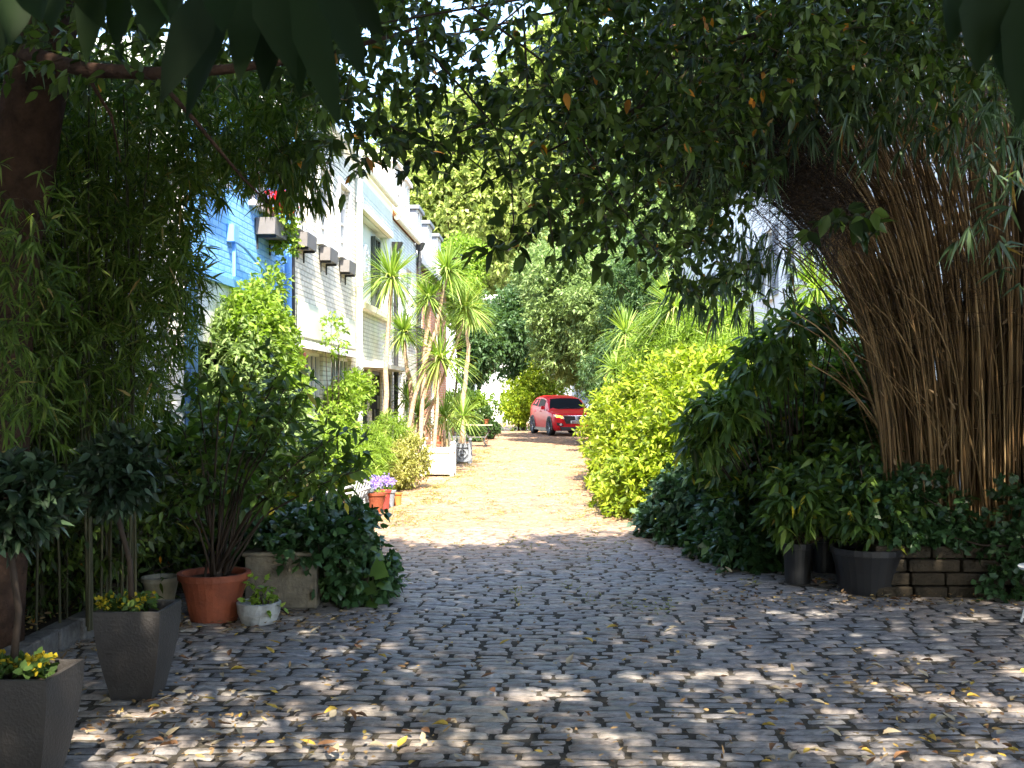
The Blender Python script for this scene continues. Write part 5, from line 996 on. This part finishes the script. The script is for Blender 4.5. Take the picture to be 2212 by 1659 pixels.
near('big dark leaves hanging close overhead at the top right corner', [[(2300, -60, 1.4), (2150, -60, 1.4), (2060, -50, 1.4)]],
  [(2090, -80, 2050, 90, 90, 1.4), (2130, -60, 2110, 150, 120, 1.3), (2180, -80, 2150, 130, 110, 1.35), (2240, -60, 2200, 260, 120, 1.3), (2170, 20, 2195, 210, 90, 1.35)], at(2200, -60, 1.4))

# ================================================================== FALLEN LEAVES
LM = [leafmat('fallen_yellow', [(0, (.5, .34, .06)), (1, (.62, .42, .1))], .2, .6, .3, (1, .9, .6)), leafmat('fallen_pale', [(0, (.36, .3, .2)), (1, (.45, .36, .22))], .2, .6, .3, (1, .9, .7)), leafmat('fallen_brown', [(0, (.17, .09, .045)), (1, (.24, .13, .06))], .15, .6, .3, (1, .8, .6))]
protos = []
for i, (lb, mm) in enumerate([('curled yellow fallen leaf on the cobbles', LM[0]), ('pale tan fallen leaf on the cobbles', LM[1]), ('brown curled fallen leaf on the cobbles', LM[2])]):
    for j in range(2):
        m = MB(); leaves(m, [(-.03, 0, .004)], [(1, 0, .12)], .062, .03, 'ov', -.12+.25*j, .45+.3*j, roll=.05); protos.append((lb, m, mm))
meshes = []
spots = []
def scatter(n, poly):
    p = np.array(poly); c = 0
    while c < n:
        x = rng.uniform(p[:, 0].min(), p[:, 0].max()); y = rng.uniform(p[:, 1].min(), p[:, 1].max())
        if inpoly(np.array([x]), np.array([y]), poly)[0]: g_ = gd(x, y); spots.append((g_[0], g_[1], .012)); c += 1
scatter(95, [(150, 1659), (130, 1560), (300, 1480), (700, 1500), (1000, 1560), (1000, 1659)]); scatter(85, [(1500, 1500), (2212, 1380), (2212, 1659), (1600, 1659)]); scatter(50, [(380, 1350), (850, 1330), (900, 1450), (400, 1480)]); scatter(40, [(900, 1300), (1700, 1300), (1600, 1600), (1000, 1600)])
for cx, cy, nn, sp in ((690, 1640, 8, .05), (1790, 1268, 10, .07), (1960, 1300, 5, .08), (1560, 1240, 6, .08)):
    g_ = gd(cx, cy); spots += [(g_[0]+rng.normal(0, sp), g_[1]+rng.normal(0, sp), .02+rng.uniform(0, .02)) for i in range(nn)]
first = []
for i, (x, y, z) in enumerate(spots[:298]):
    j = int(rng.choice(6, p=[.1, .08, .24, .22, .19, .17]))
    lb, m, mm = protos[j]
    if isinstance(m, MB): o = m.build('fallen_leaf', mm); protos[j] = (lb, o, mm); tag(o, lb, 'leaf', 'fallen leaves on the cobbles')
    else: o = m.copy(); COL.objects.link(o)
    s_ = rng.uniform(.6, 1.45); o.location = (x, y, z); o.rotation_euler = (rng.normal(0, .2), rng.normal(0, .2), rng.uniform(0, 6.3)); o.scale = (s_, s_, s_)
m = MB(); n = 5200
xy = np.concatenate([np.stack([rng.uniform(-5, -2.95, 3200), rng.uniform(4.5, 9, 3200), np.full(3200, .16)], -1), np.stack([rng.normal(-2.7, .12, 500), rng.uniform(4.3, 8.2, 500), np.full(500, .012)], -1),
  np.array([gd(x, y)+[0, 0, .014] for x, y in zip(rng.uniform(380, 850, 260), rng.uniform(1325, 1365, 260))]), np.array([gd(x, y)+[0, 0, .014] for x, y in zip(rng.uniform(1540, 2212, 420), rng.normal(1300, 14, 420))]),
  np.array([gd(x, y)+[0, 0, .014] for x, y in zip(rng.uniform(100, 2212, 900), rng.uniform(1150, 1659, 900))]),
  np.array([gd(x, y)+[0, 0, .012] for x, y in zip(rng.normal(1960, 160, 260), rng.normal(1520, 70, 260)) if y < 1680 and y > 1400]), np.array([gd(x, y)+[0, 0, .012] for x, y in zip(rng.normal(420, 160, 200), rng.normal(1560, 60, 200)) if y < 1680 and y > 1400])])
xy[:, 2] += rng.uniform(0, .02, len(xy)); leaves(m, xy, rng.normal(0, 1, (len(xy), 3))*[1, 1, .15], rng.uniform(.018, .055, len(xy)), rng.uniform(.008, .02, len(xy)), 'ov', -.05, .3, roll=.5)
tag(m.build('leaf_litter', L_litter), 'dry leaf litter in the bed and along the road edges', 'leaf litter', kind='stuff')
